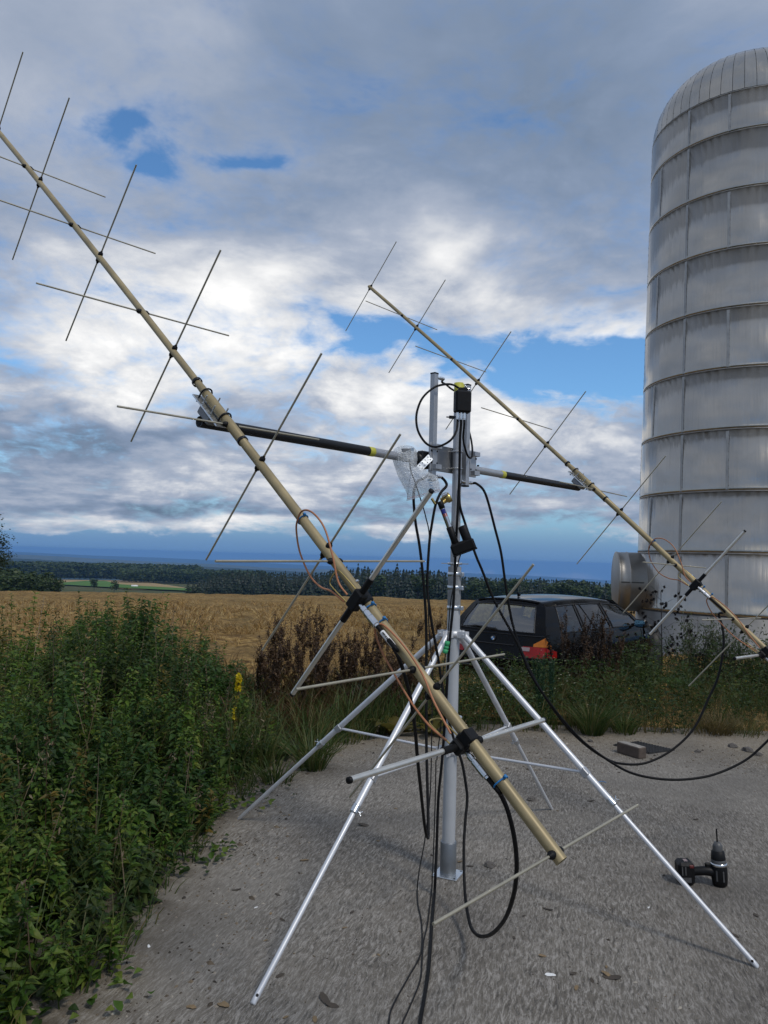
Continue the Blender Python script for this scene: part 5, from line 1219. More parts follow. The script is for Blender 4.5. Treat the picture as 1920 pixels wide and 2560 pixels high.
def litter(name, me, x, y, size, rz, label, cat, group=None, flat=1.0):
    p = gp(x, y, PADZ); o = bpy.data.objects.new(name, me); COL.objects.link(o); o.location = (p[0], p[1], PADZ+size*.18*flat); o.scale = (size, size, size*flat); o.rotation_euler = (random.uniform(-.15, .15), random.uniform(-.15, .15), rz); tag(o, label, cat, group)
ST = [blobmesh('stone', 'stone', i) for i in range(3)]; CH = [chipmesh('wood_chip', 'wood_chip', i) for i in range(3)]; DC = [chipmesh('dark_chip', 'dark_chip', 10+i) for i in range(3)]; WS = [chipmesh('scrap', 'white_scrap', 20+i) for i in range(2)]
for i, (x, y, s_) in enumerate([(1832, 1868, .045), (1870, 1878, .05), (1745, 1880, .03), (1476, 1854, .028), (1893, 1888, .04), (1328, 2000, .03)]):
    litter('stone', ST[i % 3], x, y, s_, i, 'dark lump of stone lying loose on the concrete', 'stone', 'stones lying on the concrete', .7)
litter('dirt_clod', ST[1], 1224, 2164, .034, .4, 'dark clod of earth on the concrete between mast and hanging cable', 'clod', None, .55)
for i, (x, y, s_) in enumerate([(761, 2152, .024), (1441, 2471, .016), (1515, 2437, .022), (1356, 2391, .018), (1516, 2418, .012), (946, 2388, .010), (664, 2352, .010), (677, 2285, .012), (945, 2103, .012), (862, 2320, .012), (656, 2113, .010), (558, 2515, .026), (714, 2544, .012), (787, 2550, .018), (478, 2520, .02), (1150, 2155, .018), (723, 2038, .014), (989, 2022, .012), (600, 2160, .01)]):
    litter('wood_chip', CH[i % 3], x, y, s_, i*1.1, 'pale brown wood chip lying on the concrete', 'wood chip', 'pale wood chips on the concrete', .8)
for i, (x, y, s_) in enumerate([(910, 2064, .04), (880, 2281, .016), (748, 2183, .012), (1476, 2003, .03), (1740, 2049, .024), (1890, 2289, .02), (694, 2237, .018), (591, 2225, .022), (1460, 2020, .014), (1838, 2340, .02), (1530, 2445, .035), (1433, 2435, .018), (1480, 2452, .016), (706, 2300, .016), (880, 1946, .02), (1310, 2290, .014), (812, 2500, .034), (830, 2515, .026), (700, 2440, .02), (1285, 2345, .014), (1370, 2274, .024), (1175, 2166, .02)]):
    litter('bark_chip', DC[i % 3], x, y, s_, i*.9+.2, 'dark sliver of bark lying on the concrete', 'bark chip', 'dark bark chips on the concrete', .6)
for i, (x, y, s_, lab) in enumerate([(1376, 2438, .022, 'white leaf shaped scrap in front of the right stand leg'), (640, 2269, .012, 'white paper flake beside the front stand leg'), (372, 2366, .012, 'small white flake on the dark concrete by the weeds'), (973, 2011, .011, 'pale flake on the concrete behind the front stand leg'), (1622, 2269, .010, 'tiny white flake on the concrete in front of the drill')]):
    litter('white_scrap', WS[i % 2], x, y, s_, i, lab, 'scrap', None, .35)
a, b = gp(1494, 1957, PADZ+.004), gp(1516, 1956, PADZ+.004); mb = MB(); mb.tube(spline([a, (a+b)/2+arr([0, .02, .004]), b], 4), .0022, 5); mb.box(a, arr([.006, 0, 0]), arr([0, .004, 0]), ZUP*.004); tag(mb.build('cable_tie', 'blue_tie', None, tuple(a)), 'cut blue cable tie lying on the concrete behind the right leg', 'cable tie')
# crumbs and grit
g = np.random.default_rng(12); V = []; Fc = []
n = 11000; ang = g.uniform(-.62, .60, n); rr = 2.0+5.6*g.random(n)**.75; X = rr*np.sin(ang); Y = rr*np.cos(ang)
for x, y in zip(X, Y):
    if x < -1.5 or y > 7.5 or (x < -.9 and y > 5): continue
    edge_ = (x < -.5) or (y > 6)
    if not edge_ and g.random() < .6: continue
    s_ = g.uniform(.0012, .0040)*(1+.7*edge_)*(2.2 if g.random() < .05 else 1); o = len(V); a = g.uniform(0, 6); ca, sa = math.cos(a)*s_, math.sin(a)*s_; el_ = g.uniform(.8, 2.2)
    V += [(x-ca*el_, y-sa*el_, PADZ), (x+sa, y-ca, PADZ), (x+ca*el_, y+sa*el_, PADZ), (x-sa, y+ca, PADZ), (x, y, PADZ+s_*.9)]; Fc += [(o, o+1, o+4), (o+1, o+2, o+4), (o+2, o+3, o+4), (o+3, o, o+4)]
m_c, t_c = new_mat('crumb'); p_c = t_c.n('ShaderNodeBsdfPrincipled', {'Base Color': t_c.ramp(t_c.n('ShaderNodeNewGeometry').outputs['Random Per Island'], [(0, (.03, .024, .018)), (.4, (.075, .058, .04)), (.75, (.17, .13, .085)), (1, (.36, .33, .28))]), 'Roughness': .9}); t_c.n('ShaderNodeOutputMaterial', {'Surface': p_c.outputs[0]}); MATS['crumb'] = m_c
tag(bulk('grit', V, Fc, 'crumb'), 'loose grit and crumbs scattered over the concrete', 'grit', kind='stuff')
# ------------------------------------------------------------------ vegetation
def nrm(a): return a/(np.linalg.norm(a, axis=-1, keepdims=True)+1e-9)
class Leaves:
    def __init__(s): s.V = []; s.F = []; s.n = 0
    def raw(s, V, F): s.V.append(np.asarray(V, float)); s.F.append(np.asarray(F, int)+s.n); s.n += len(V)
    def leaf(s, P, D, L, W, droop=.25, fold=.25):
        small = float(np.max(L)) < .03
        P = np.atleast_2d(P); D = nrm(np.atleast_2d(D)); n = len(P); L = np.broadcast_to(L, (n,))[:, None]; W = np.broadcast_to(W, (n,))[:, None]
        up_ = np.array([0, 0, 1.]); S = nrm(np.cross(D, up_+rng.normal(size=(n, 3))*.35)); N = np.cross(S, D)
        a = P; b = P+D*L*.42+S*W+N*W*fold; c = P+D*L-up_*L*droop; d = P+D*L*.42-S*W+N*W*fold; m_ = P+D*L*.45-up_*L*droop*.25
        b2 = P+D*L*.16+S*W*.72+N*W*fold*.7; d2 = P+D*L*.16-S*W*.72+N*W*fold*.7; b3 = P+D*L*.72+S*W*.58+N*W*fold*.5-up_*L*droop*.55; d3 = P+D*L*.72-S*W*.58+N*W*fold*.5-up_*L*droop*.55
        V = np.stack([a, b2, b, b3, c, d3, d, d2, m_], 1).reshape(-1, 3); o = np.arange(n)[:, None]*9
        F = np.concatenate([o+[k, (k+1) % 8, 8] for k in range(8)], 0) if not small else np.concatenate([o+[0, 2, 8], o+[2, 4, 8], o+[4, 6, 8], o+[6, 0, 8]], 0); s.raw(V, F)
    def blade(s, P, D, L, W, bend):
        P = np.atleast_2d(P); D = nrm(np.atleast_2d(D)); n = len(P); L = np.broadcast_to(L, (n,))[:, None]; W = np.broadcast_to(W, (n,))[:, None]; bend = np.broadcast_to(bend, (n,))[:, None]
        H = D.copy(); H[:, 2] = 0; H = nrm(H+rng.normal(size=(n, 3))*.01*[1, 1, 0]); S = nrm(np.cross(D, [0, 0, 1.])+1e-6)
        ang = rng.uniform(0, PI, n)[:, None]; S = nrm(S*np.cos(ang)+H*np.sin(ang))
        p1 = P+D*L*.4; p2 = p1+nrm(D+H*bend*.6)*L*.35; p3 = p2+nrm(D+H*bend*1.5-np.array([0, 0, 1.])*bend*.5)*L*.3
        V = np.stack([P-S*W, P+S*W, p1-S*W*.9, p1+S*W*.9, p2-S*W*.6, p2+S*W*.6, p3], 1).reshape(-1, 3); o = np.arange(n)[:, None]*7
        F = np.concatenate([o+[0, 1, 3], o+[0, 3, 2], o+[2, 3, 5], o+[2, 5, 4], o+[4, 5, 6]], 0); s.raw(V, F)
    def stem(s, pts, r0, r1):
        pts = arr(pts); m = len(pts); r = np.linspace(r0, r1, m); V = []
        for i in range(m):
            for k in range(3): a = 2*PI*k/3; V.append(pts[i]+[r[i]*math.cos(a), r[i]*math.sin(a), 0])
        F = []
        for i in range(m-1):
            for k in range(3): a, b = i*3+k, i*3+(k+1) % 3; F += [(a, b, b+3), (a, b+3, a+3)]
        s.raw(V, F)
    def build(s, name, mat, parent=None, loc=(0, 0, 0)):
        o = bulk(name, np.vstack(s.V)-arr(loc), np.vstack(s.F), mat, parent)
        if parent is None: o.location = loc
        return o
def nettle(Lf, St, x, y, h, n_nodes=None, ls=1.0, z=None):
    z = float(T(x, y)) if z is None else z; lean = rng.normal(size=2)*.14
    top = arr([x+lean[0]*h, y+lean[1]*h, z+h]); base = arr([x, y, z]); mid = (base+top)/2+[-lean[0]*h*.2, -lean[1]*h*.2, 0]
    St.stem([base, mid, top], .004, .0018)
    nn = n_nodes or int(8+h*20); f = np.linspace(.12, 1, nn)
    for k, ff in enumerate(f):
        p = base*(1-ff)**2+2*mid*ff*(1-ff)+top*ff*ff; m = 4 if ff > .35 else 3; a0 = k*1.3
        a = a0+np.arange(m)*2*PI/m+rng.normal(size=m)*.35
        L = ls*(.086-.042*ff)*rng.uniform(.75, 1.25, m)
        D = np.stack([np.cos(a), np.sin(a), rng.uniform(-.25, .45, m)], 1)
        Lf.leaf(p+D*.012, D, L, L*rng.uniform(.20, .31, m), .32)
XR_Y = [1.9, 2.4, 2.7, 3.0, 4.0, 5.0, 5.5, 6.2, 7.0, 9.5]; XR_X = [-1.45, -1.30, -1.17, -1.06, -1.05, -.98, -.88, -.84, -.96, -1.35]
LA, LB, LC, ST_ = Leaves(), Leaves(), Leaves(), Leaves()
cnt = 0
while cnt < 960:
    y = 2.0+7.2*rng.random()**.8; xr = np.interp(y, XR_Y, XR_X); lim = -.62*y-.35
    x = rng.uniform(min(max(lim, -5.2), xr-.25), xr)
    dd = xr-x; hmax = 1.16 if -.42 < x/y < -.15 else .92
    hmax *= np.interp(y, [2, 4, 6, 9], [.62, .82, 1.0, 1.0])*(.66+.42*vnoise(np.array(x+40), np.array(y+40), 1.3, 77))
    h = min(hmax, .18+.68*dd)*rng.uniform(.72, 1.06)
    if abs(x/y+.19) < .035 and 4.2 < y < 5.35: continue
    if h < .15: continue
    vn_ = float(vnoise(np.array(x+30), np.array(y+30), 1.1, 78))+rng.normal()*.08; nettle(LB if vn_ < .38 else LA if vn_ < .66 else LC, ST_, x, y, h, ls=rng.uniform(.6, 1.0)*(1.35 if vn_ > .66 else 1)*(1.5 if rng.random() < .08 else 1)); cnt += 1
GX, DX, YX = Leaves(), Leaves(), Leaves()
def _tuft(Lf, x, y, n, h, spread, w, bend):
    z = float(T(x, y)); a = rng.uniform(0, 2*PI, n); r = spread*np.sqrt(rng.random(n)); P = np.stack([x+r*np.cos(a), y+r*np.sin(a), np.full(n, z)], 1)
    D = np.stack([np.cos(a)*rng.uniform(.05, .6, n), np.sin(a)*rng.uniform(.05, .6, n), np.ones(n)], 1)
    Lf.blade(P, D, h*rng.uniform(.55, 1.15, n), w*rng.uniform(.7, 1.3, n), bend*rng.uniform(.3, 1.3, n))
for i in range(560):
    y = 2.1+6.6*rng.random(); xr = np.interp(y, XR_Y, XR_X); lim = min(max(-.62*y-.35, -5), xr-.3); dd = rng.random()**1.7*(xr-lim); x = xr-dd+.06; hm = min(1.1, .18+.75*dd)
    k = rng.random()
    if k < .34: _tuft(GX, x, y, 11, hm*rng.uniform(.6, 1.0)+.05, .07, .0028, .9)
    elif k < .46: _tuft(DX, x, y, 7, hm*rng.uniform(.5, 1.05)+.03, .08, .002, .8)
    elif k < .80:       # narrow-leaved herb
        hh_ = hm*rng.uniform(.7, 1.12)+.05; z = float(T(x, y)); b = arr([x, y, z]); e = b+[rng.normal()*.12*hh_, rng.normal()*.12*hh_, hh_]; ST_.stem([b, e], .003, .0012); m = int(26+46*hh_); f = rng.uniform(.12, 1, m)[:, None]; a = rng.uniform(0, 6.28, m); D = np.stack([np.cos(a), np.sin(a), rng.uniform(0, 1.1, m)], 1); (YX if k > .755 else LC if k > .66 else LA).leaf(b+(e-b)*f, D, rng.uniform(.045, .095, m)*(1.1-.5*f[:, 0]), rng.uniform(.005, .012, m), .25)
    else:               # creeping leaves spilling over the edge
        m = 16; p = arr([x+.10, y, PADZ])+rng.normal(size=(m, 3))*[.09, .09, 0]+[0, 0, .02]; a = rng.uniform(0, 6.28, m); (LA, LB)[i % 2].leaf(p, np.stack([np.cos(a), np.sin(a), rng.uniform(.1, .8, m)], 1), rng.uniform(.03, .07, m), rng.uniform(.010, .02, m), .3)
DS = Leaves()
for i in range(70):      # dead stalks and pale seed heads sticking out
    y = 2.4+5.8*rng.random(); xr = np.interp(y, XR_Y, XR_X); x = xr-rng.random()**1.4*min(1.8, .62*y+.35+xr+.2); hh_ = min(1.15, .35+.75*(xr-x))*rng.uniform(.8, 1.12); z = float(T(x, y)); b = arr([x, y, z]); e = b+[rng.normal()*.22*hh_, rng.normal()*.22*hh_, hh_]; DS.stem([b, (b+e)/2, e], .0032, .0014)
    m = rng.integers(6, 40); f = rng.uniform(.6, 1, m)[:, None]; DS.leaf(b+(e-b)*f+rng.normal(size=(m, 3))*.012, rng.normal(size=(m, 3))+[0, 0, .3], rng.uniform(.012, .035, m), rng.uniform(.003, .006, m), .1)
w1 = LA.build('leaves', 'nettle'); tag(w1, 'dense thicket of green nettles beside the concrete', 'weeds', kind='stuff'); w1.name = 'nettle_thicket'
o = LB.build('leaves', 'nettle_dark', w1); o.name = 'dark_leaves'; o['kind'] = 'stuff'
o = LC.build('leaves', 'broadleaf', w1); o.name = 'broad_leaves'; o['kind'] = 'stuff'
o = ST_.build('stems', 'grass', w1); o.name = 'stems'; o['kind'] = 'stuff'
for L_, nm, mt in ((GX, 'grass_blades', 'grass'), (DX, 'dry_blades', 'grass_dry'), (YX, 'yellowed_leaves', 'yellow_leaf'), (DS, 'dead_stalks', 'dead_stalk')):
    o = L_.build('x', mt, w1); o.name = nm; o['kind'] = 'stuff'

# grasses and herbs along the back edge of the pad and round the car
G1, G2, G3, HB, HS, WF, YF = (Leaves() for _ in range(7))
def tuft(Lf, x, y, n, h, spread=.06, w=.0032, bend=.8):
    z = float(T(x, y)); a = rng.uniform(0, 2*PI, n); r = spread*np.sqrt(rng.random(n)); P = np.stack([x+r*np.cos(a), y+r*np.sin(a), np.full(n, z)], 1)
    D = np.stack([np.cos(a)*rng.uniform(.05, .55, n), np.sin(a)*rng.uniform(.05, .55, n), np.ones(n)], 1)
    Lf.blade(P, D, h*rng.uniform(.55, 1.15, n), w*rng.uniform(.7, 1.3, n), bend*rng.uniform(.3, 1.3, n))
def herb(Lf, St, x, y, h, flower=None):
    z = float(T(x, y)); base = arr([x, y, z]); top = base+[rng.normal()*.12*h, rng.normal()*.12*h, h]; mid = (base+top)/2
    St.stem([base, mid, top], .003, .0012); n = int(14+26*h); ff = rng.uniform(.1, 1, n)[:, None]; p = base*(1-ff)+top*ff
    a = rng.uniform(0, 2*PI, n); br = rng.uniform(0, .12, n)*(1-.5*ff[:, 0]); D = np.stack([np.cos(a), np.sin(a), rng.uniform(-.1, .9, n)], 1)
    Lf.leaf(p+D*br[:, None], D, rng.uniform(.03, .075, n), rng.uniform(.006, .016, n), .2)
    if flower is not None:
        for _ in range(rng.integers(2, 6)):
            q = top+rng.normal(size=3)*[.07, .07, .05]; a = np.arange(4)*PI/2; D = np.stack([np.cos(a), np.sin(a), np.full(4, .3)], 1); flower.leaf(np.repeat(q[None], 4, 0), D, .011, .005, 0)
edge_back = lambda x: np.interp(x, [-1.0, -.75, -.35, .1, 1.3, 2.5, 3.7, 6], [5.6, 5.95, 6.55, 7.2, 7.36, 7.46, 7.42, 7.4])
for i in range(1350):
    x = rng.uniform(-1.5, 5.4); y0 = edge_back(x); y = y0+2.7*rng.random()**1.5
    if x/y > .60 or x/y < -.28: continue
    near_edge = y-y0 < .25
    z_ = rng.random()
    if x > 3.0 and y-y0 < .6:
        tuft(G2 if z_ < .6 else G1, x, y, 14, .26, .09, .0026, 1.1)
    elif x < .35:
        tuft((G1, G3, G2)[int(z_*2.8) if y-y0 > .7 else 0], x, y, 10, .34+.26*rng.random()-(.1 if near_edge else 0), .08, .0046)
    else:
        if z_ < .5: tuft(G1 if z_ < .36 else G2, x, y, 9, .30+.20*rng.random()-(.1 if near_edge else 0), .08, .0044)
        else: herb(HB, HS, x, y, .25+.42*rng.random()*(1 if not near_edge else .5), WF if (x < 2.2 and rng.random() < .22) else (YF if rng.random() < .03 else None))
# taller growth against the car and round the silo foot
for i in range(820):
    x = rng.uniform(.8, 7.5); y = rng.uniform(8.4, 10.2) if x < 3.0 else rng.uniform(9, 13.8)
    if x/y > .60 or (x > 1.0 and y > 9.95-.9*(x-2.27)*(x < 2.27)-0 and x < 2.3): continue
    # keep clear of the car's own footprint
    th_ = math.radians(41.5); dx, dy = x-2.27, y-10.35; along = dx*math.sin(th_)+dy*math.cos(th_); side = -dx*math.cos(th_)+dy*math.sin(th_)
    if -.15 < along < 4.6 and -.08 < side < 1.85: continue
    if side > -.08: continue
    if rng.random() < .55: herb(HB, HS, x, y, (.36+.28*rng.random()) if x < 2.9 else (.54+.40*rng.random()))
    else: tuft(G1 if rng.random() < .7 else G2, x, y, 14, .45+.2*rng.random(), .09, .0036)
for i in range(150):     # behind the thicket, towards the field
    x = rng.uniform(-2.6, .6); y = rng.uniform(7.6, 9.6)
    tuft((G2, G3, G3)[i % 3], x, y, 10, .45+.3*rng.random(), .1, .0046, .6)
gr = G1.build('g', 'grass'); gr.name = 'verge_grass'; tag(gr, 'rough green grass growing along the pad edge', 'grass', kind='stuff')
gd = G2.build('g', 'grass_dry'); gd.name = 'dry_grass'; tag(gd, 'dry straw coloured grass among the verge weeds', 'grass', kind='stuff')
g3 = G3.build('g', 'grass_red'); g3.name = 'reddish_grass'; tag(g3, 'reddish brown seeding grass beside the dead docks', 'grass', kind='stuff')
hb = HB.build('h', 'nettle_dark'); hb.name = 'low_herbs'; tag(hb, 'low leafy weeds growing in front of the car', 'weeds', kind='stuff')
for L_, nm, mt in ((HS, 'stems', 'grass'), (WF, 'white_blossoms', 'white_flower'), (YF, 'yellow_blossoms', 'yellow_flower')):
    o = L_.build('h', mt, hb); o.name = nm; o['kind'] = 'stuff'

# straw standing on the field
SW = Leaves(); n = 17000
A_ = rng.uniform(-.62, .62, n); R_ = 8.4*np.exp(rng.random(n)**.8*math.log(46/8.4)); X = R_*np.sin(A_); Y = R_*np.cos(A_)
dens = vnoise(X, Y, 1.4, 31)*.6+vnoise(X, Y, .45, 32)*.4; keep = dens > .47+.08*rng.random(n); X, Y, R_ = X[keep], Y[keep], R_[keep]; n = len(X)
hum_ = .22*vnoise(X, Y, 1.3, 1)+.09*vnoise(X, Y, .5, 2)*np.clip(R_/25, .3, 1.4)+.03*vnoise(X, Y, 4, 3)
Pz = T(X, Y)+.01+hum_*np.clip((R_-8)/3, 0, 1); P_ = np.stack([X, Y, Pz], 1)
for k in range(6):
    jit = rng.normal(size=(n, 3))*[.05, .05, 0]; D = rng.normal(size=(n, 3))*.5; D[:, 2] = rng.uniform(.25, 1.1, n)
    SW.blade(P_+jit, D, rng.uniform(.07, .26, n)*np.clip(R_/14, .8, 1.7), .0035*np.clip(R_/9, 1, 4.5), rng.uniform(.3, 1.6, n))
so = SW.build('s', 'straw'); so.name = 'straw'; tag(so, 'pale straw and stubble clumps on the harvested field', 'straw', kind='stuff')

# ---- single plants
def at_px(x, y, d):        # ground point under a pixel column at depth d
    p = pt(x, y, d); return p[0], p[1]
def dead_dock(x, y, h, label, group, mat='dead_brown', dens=1.0):
    z = float(T(x, y)); t = thing('dead_dock', label, 'plant', (x, y, z), group); St, Sd = Leaves(), Leaves()
    nst = rng.integers(2, 5)
    for s in range(nst):
        lean = rng.normal(size=2)*.16; hh_ = h*rng.uniform(.78, 1.05); b = arr([rng.normal()*.02, rng.normal()*.02, 0]); tp = b+[lean[0]*hh_, lean[1]*hh_, hh_]; St.stem([b, (b+tp)/2+rng.normal(size=3)*.012, tp], .006, .0022)
        axes_ = [(b+(tp-b)*.40, tp)]
        for k in range(7):
            f = rng.uniform(.42, .88); o = b+(tp-b)*f; a = rng.uniform(0, 6.28); L = h*rng.uniform(.12, .28)*(1.15-f); e = o+arr([math.cos(a)*.45*L, math.sin(a)*.45*L, L]); St.stem([o, e], .0026, .0012); axes_.append((o, e))
        for o, e in axes_:
            m = int(dens*(26+150*np.linalg.norm(e-o))); f = rng.random(m)[:, None]; p = o+(e-o)*f+rng.normal(size=(m, 3))*.011; Sd.leaf(p, rng.normal(size=(m, 3))+[0, 0, -.2], rng.uniform(.012, .026, m), rng.uniform(.005, .009, m), .1)
    St.build('stem', mat, t); Sd.build('seed_heads', mat, t)
    Lw = Leaves(); m = 22; a = rng.uniform(0, 6.28, m); D = np.stack([np.cos(a), np.sin(a), rng.uniform(-.4, .5, m)], 1); Lw.leaf(np.stack([np.zeros(m), np.zeros(m), rng.uniform(.1, .45, m)*h], 1), D, rng.uniform(.06, .14, m), rng.uniform(.012, .02, m), .6); Lw.build('withered_leaves', mat, t)
for i, (px, yt, d) in enumerate([(672, 1545, 8.1), (700, 1522, 8.3), (728, 1512, 8.2), (752, 1528, 8.0), (790, 1532, 8.4), (806, 1560, 8.0), (838, 1528, 8.2), (858, 1545, 7.9), (905, 1556, 8.3), (940, 1565, 8.1), (965, 1540, 8.6), (1060, 1530, 8.5), (1000, 1585, 8.2), (885, 1590, 7.7), (770, 1580, 7.6), (820, 1600, 7.4), (930, 1610, 7.5), (1040, 1600, 7.9), (690, 1590, 7.4), (655, 1600, 7.7), (985, 1620, 7.6)]):
    p = pt(px, yt, d); h = p[2]-float(T(p[0], p[1])); dead_dock(p[0], p[1], h, 'dead brown dock with seeded stems between thicket and stand', 'dead docks between the thicket and the stand', dens=1.25)
for i, (px, yt, d) in enumerate([(1402, 1545, 9.4), (1425, 1520, 9.6), (1462, 1525, 9.7), (1478, 1512, 9.5), (1512, 1535, 9.9), (1524, 1550, 9.6), (1505, 1575, 9.3), (1440, 1570, 9.2)]):
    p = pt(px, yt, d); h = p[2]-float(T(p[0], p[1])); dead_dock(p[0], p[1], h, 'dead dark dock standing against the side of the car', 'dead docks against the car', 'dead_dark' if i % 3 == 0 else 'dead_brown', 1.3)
def burdock():
    p = pt(1652, 1478, 10.6); x, y = p[0], p[1]; z = float(T(x, y)); h = p[2]-z
    t = thing('dried_burdock', 'tall black dried burdock with round burrs in front of the silo', 'plant', (x, y, z)); St, Bu = Leaves(), Leaves()
    St.stem([(0, 0, 0), (.02, 0, h*.5), (0, 0, h)], .012, .004); tips = [(0, 0, h)]
    for k in range(15):
        f = .28+.68*k/15; a = k*2.4; L = h*(.16+.32*(1-f)); o = arr([.01, 0, h*f]); e = o+[math.cos(a)*L*.95, math.sin(a)*L*.5, L*.40]; St.stem([o, (o+e)/2+[0, 0, .03], e], .005, .0025); tips += [tuple(e), tuple(o+(e-o)*.6+[0, 0, .03]), tuple(o+(e-o)*.8+[.02, 0, .04])]
    St.build('stem', 'dead_dark', t)
    for q in tips:
        for _ in range(2):
            m = 26; c_ = arr(q)+rng.normal(size=3)*.03; D = nrm(rng.normal(size=(m, 3))); Bu.leaf(np.repeat(c_[None], m, 0), D, .028, .009, .05)
    Bu.build('burrs', 'dead_dark', t)
burdock()
def shrub(px, yt, d, spread, n, label, mat, cat='shrub'):
    p = pt(px, yt, d); x, y = p[0], p[1]; z = float(T(x, y)); h = p[2]-z; t = thing('shrub', label, cat, (x, y, z)); St, Lf = Leaves(), Leaves()
    for k in range(n):
        a = rng.uniform(0, 6.28); r = spread*math.sqrt(rng.random()); hh_ = h*rng.uniform(.55, 1.03); e = arr([r*math.cos(a), r*math.sin(a), hh_]); b = arr([e[0]*.25, e[1]*.25, 0]); St.stem([b, (b+e)/2+[0, 0, .05], e], .006, .002)
        m = 70; f = rng.uniform(.25, 1, m)[:, None]; q = b+(e-b)*f+rng.normal(size=(m, 3))*.05; D = nrm(rng.normal(size=(m, 3))+(e-b)*.8); Lf.leaf(q, D, rng.uniform(.04, .075, m), rng.uniform(.007, .013, m), .1)
    St.build('stems', 'bark', t); Lf.build('leaves', mat, t)
shrub(1745, 1545, 11.6, .55, 34, 'grey green willow bush at the foot of the silo', 'willow')
shrub(1835, 1570, 11.2, .50, 28, 'loose olive green bush beside the willow bush by the silo', 'willow')
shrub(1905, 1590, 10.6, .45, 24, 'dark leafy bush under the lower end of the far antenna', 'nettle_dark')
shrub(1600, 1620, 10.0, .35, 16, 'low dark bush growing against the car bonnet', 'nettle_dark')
def mullein():
    p = pt(598, 1688, 5.35); x, y = p[0], p[1]; h = p[2]; t = thing('mullein', 'slender mullein with a yellow flower spike beside the thicket', 'flower', (x, y, 0)); St, Fl, Bd, Lf = Leaves(), Leaves(), Leaves(), Leaves()
    St.stem([(-.05, 0, 0), (-.035, 0, h*.5), (0, 0, h)], .006, .003); St.build('stem', 'grass', t)
    for k in range(32):
        f = 1-.135*rng.random() if k < 27 else rng.uniform(.55, .85); a = rng.uniform(0, 6.28); c_ = arr([-.05*(1-f), 0, h*f])+[math.cos(a)*.012, math.sin(a)*.012, 0]; m = 5; an = np.arange(m)*1.256; nrm_ = unit([math.cos(a), math.sin(a), .25]); u_, v_, _ = frame(nrm_); D = np.cos(an)[:, None]*u_+np.sin(an)[:, None]*v_+nrm_*.3; Fl.leaf(np.repeat(c_[None], m, 0), D, .021, .009, 0)
    Fl.build('blossoms', 'yellow_flower', t)
    m = 120; f = rng.uniform(.42, .92, m)[:, None]; q = arr([-.05, 0, 0])*(1-f)+arr([0, 0, h])*f+rng.normal(size=(m, 3))*[.006, .006, 0]; Bd.leaf(q, rng.normal(size=(m, 3))+[0, 0, .6], .016, .005, 0); Bd.build('buds', 'yellow_leaf', t)
    m = 14; a = rng.uniform(0, 6.28, m); D = np.stack([np.cos(a), np.sin(a), rng.uniform(.0, .7, m)], 1); Lf.leaf(np.stack([np.full(m, -.05), np.zeros(m), rng.uniform(.02, .42, m)*h], 1), D, rng.uniform(.08, .17, m), rng.uniform(.02, .04, m), .4); Lf.build('leaves', 'broadleaf', t)
mullein()
def rosette(px, py, n, L, label, mat='broadleaf', group=None, name='dock_rosette'):
    p = gp(px, py); t = thing(name, label, 'plant', (p[0], p[1], 0), group); a = np.arange(n)*2.4+rng.normal(size=n)*.3; el_ = rng.uniform(.25, 1.3, n)
    for k in range(n):      # each big leaf is a bent blade with a mid-rib
        D = arr([math.cos(a[k]), math.sin(a[k]), 0]); S = arr([-D[1], D[0], 0]); LL = L*rng.uniform(.7, 1.15); wd = LL*rng.uniform(.15, .22); V = []; Fc = []
        for i in range(7):
            f = i/6; q = D*LL*f*math.cos(el_[k]*(1-f*.6))+arr([0, 0, 1])*LL*(f*math.sin(el_[k])*.75*(1-.45*f*f)); ww = wd*math.sin(PI*min(1, .12+.88*f))**.8*(1 if i < 6 else .05)
            wav = .12*ww*math.sin(i*2.1+k); V += [q-S*ww+[0, 0, wav+.25*ww], q, q+S*ww+[0, 0, -wav+.25*ww]]
        for i in range(6): o = i*3; Fc += [(o, o+1, o+4, o+3), (o+1, o+2, o+5, o+4)]
        bulk('leaf', arr(V)+[0, 0, .015], Fc, mat, t, smooth=True)
for i, (px, py, n_, L) in enumerate([(600, 1900, 13, .22), (655, 1885, 12, .22), (535, 1965, 12, .19), (490, 2015, 11, .17), (715, 1895, 11, .2), (420, 2085, 10, .15)]):
    rosette(px, py, n_, L, 'broad leaved green dock plant at the thicket edge', 'broadleaf', 'dock plants at the thicket edge')
rosette(980, 1842, 9, .34, 'weed with large yellowing leaves behind the stand', 'yellow_leaf', None, 'yellowing_weed')
rosette(1075, 1838, 7, .30, 'weed with curled yellow leaves close behind the mast', 'yellow_leaf', None, 'yellowing_weed')
def tall_tuft(px, py, n, h, label, mat, w=.0045):
    p = gp(px, py); L_ = Leaves(); keep = rng.uniform(size=1); t_ = thing('grass_tuft', label, 'grass', (p[0], p[1], 0)); x, y = p[0], p[1]
    a = rng.uniform(0, 2*PI, n); r = .10*np.sqrt(rng.random(n)); P_ = np.stack([r*np.cos(a), r*np.sin(a), np.zeros(n)], 1); D = np.stack([np.cos(a)*rng.uniform(.1, .8, n), np.sin(a)*rng.uniform(.1, .8, n), np.ones(n)], 1)
    L_.blade(P_, D, h*rng.uniform(.6, 1.2, n), w*rng.uniform(.7, 1.3, n), rng.uniform(.4, 1.6, n)); L_.build('blades', mat, t_)
tall_tuft(1480, 1838, 220, .46, 'big arching grass tuft at the pad edge before the car', 'grass')
tall_tuft(1560, 1836, 120, .30, 'smaller grass tuft right of the big arching one', 'grass')
tall_tuft(1800, 1838, 200, .26, 'yellowing grass tuft on the pad edge below the willow bush', 'grass_dry', .003)
tall_tuft(780, 1925, 200, .36, 'tall grass tuft behind the left stand leg', 'grass')
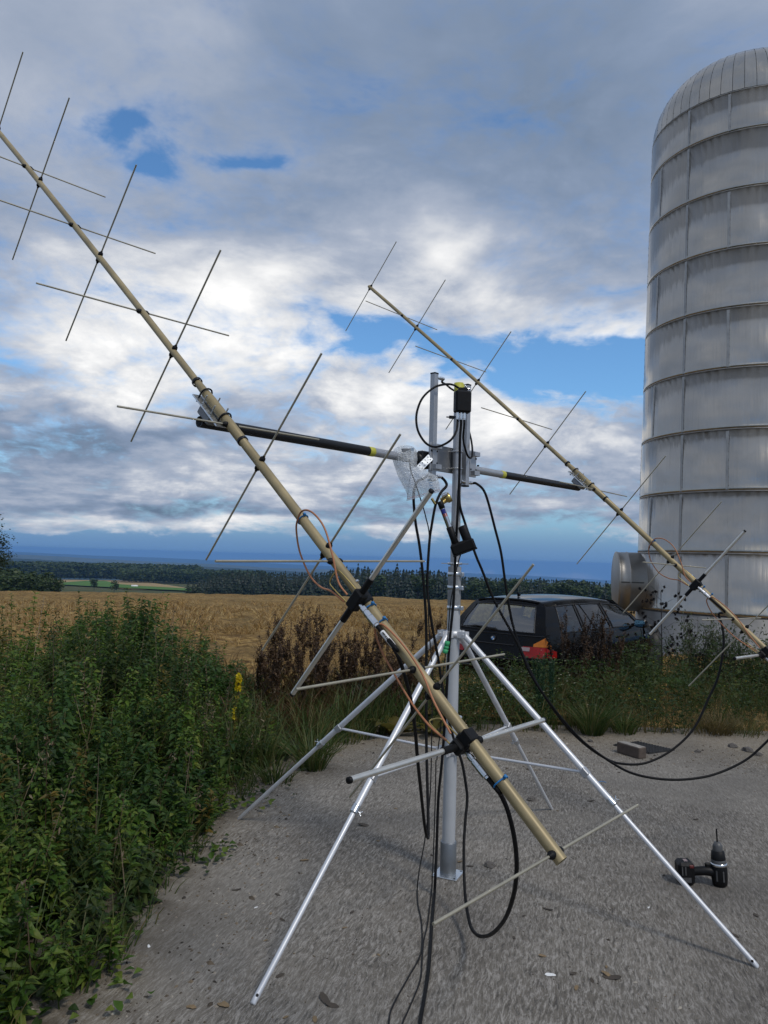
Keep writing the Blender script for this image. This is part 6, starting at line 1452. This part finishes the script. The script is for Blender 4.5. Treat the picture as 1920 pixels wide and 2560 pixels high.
tall_tuft(690, 1960, 120, .22, 'short grass tuft at the pad corner by the left leg', 'grass')
def mugwort(px, yt, d, label):
    p = pt(px, yt, d); x, y = p[0], p[1]; z = float(T(x, y)); h = p[2]-z; t = thing('mugwort', label, 'plant', (x, y, z)); St, Lf = Leaves(), Leaves()
    for s in range(3):
        e = arr([rng.normal()*.05, rng.normal()*.05, h*rng.uniform(.85, 1.0)]); St.stem([(0, 0, 0), e*.5, e], .005, .002); m = 260; f = rng.random(m)[:, None]; a = rng.uniform(0, 6.28, m); D = np.stack([np.cos(a), np.sin(a), rng.uniform(.6, 1.6, m)], 1); Lf.leaf(e*f, D, rng.uniform(.04, .10, m)*(1.1-.6*f[:, 0]), .005, .1)
    St.build('stem', 'mugwort', t); Lf.build('leaves', 'mugwort', t)
mugwort(1356, 1640, 7.9, 'blue green feathery weed stem close to the rear of the car'); mugwort(1380, 1648, 8.0, 'second blue green feathery weed by the tail light')
# one big burdock leaf plant by the silo
p = pt(1690, 1660, 10.2); rosette_loc = p
tq = thing('burdock_plant', 'low burdock with big fresh green leaves before the silo', 'plant', (p[0], p[1], float(T(p[0], p[1]))))
for k in range(6):
    a = k*1.05; D = arr([math.cos(a), math.sin(a), 0]); S = arr([-D[1], D[0], 0]); L = .34; V = []; Fc = []
    for i in range(7):
        f = i/6; q = D*L*f+arr([0, 0, .25+.20*f-.20*f*f]); ww = .16*math.sin(PI*min(1, .2+.8*f))**.7*(1 if i < 6 else .05); V += [q-S*ww+[0, 0, .05], q, q+S*ww+[0, 0, .03]]
    for i in range(6): o = i*3; Fc += [(o, o+1, o+4, o+3), (o+1, o+2, o+5, o+4)]
    bulk('leaf', V, Fc, 'big_leaf', tq, smooth=True)
    m_ = MB(); m_.tube([(0, 0, 0), tuple(arr([0, 0, .25]))], .008, 5); st_ = m_.build('stalk', 'grass', None); st_.parent = tq
# ------------------------------------------------------------------ haze over the valley
m, t = new_mat('haze_air')
vol = t.n('ShaderNodeVolumePrincipled', {'Color': (.25, .52, 1.0, 1), 'Density': 1.1e-4, 'Anisotropy': .1})
t.n('ShaderNodeOutputMaterial', {'Volume': vol.outputs[0]}); MATS['haze_air'] = m
mb = MB(); mb.box((0, 0, -252), (17000, 0, 0), (0, 17000, 0), (0, 0, 268)); hz_o = mb.build('haze', 'haze_air'); tag(hz_o, 'pale blue haze in the valley air', kind='stuff')
for o in list(bpy.data.objects):
    if '_o' in o: del o['_o']
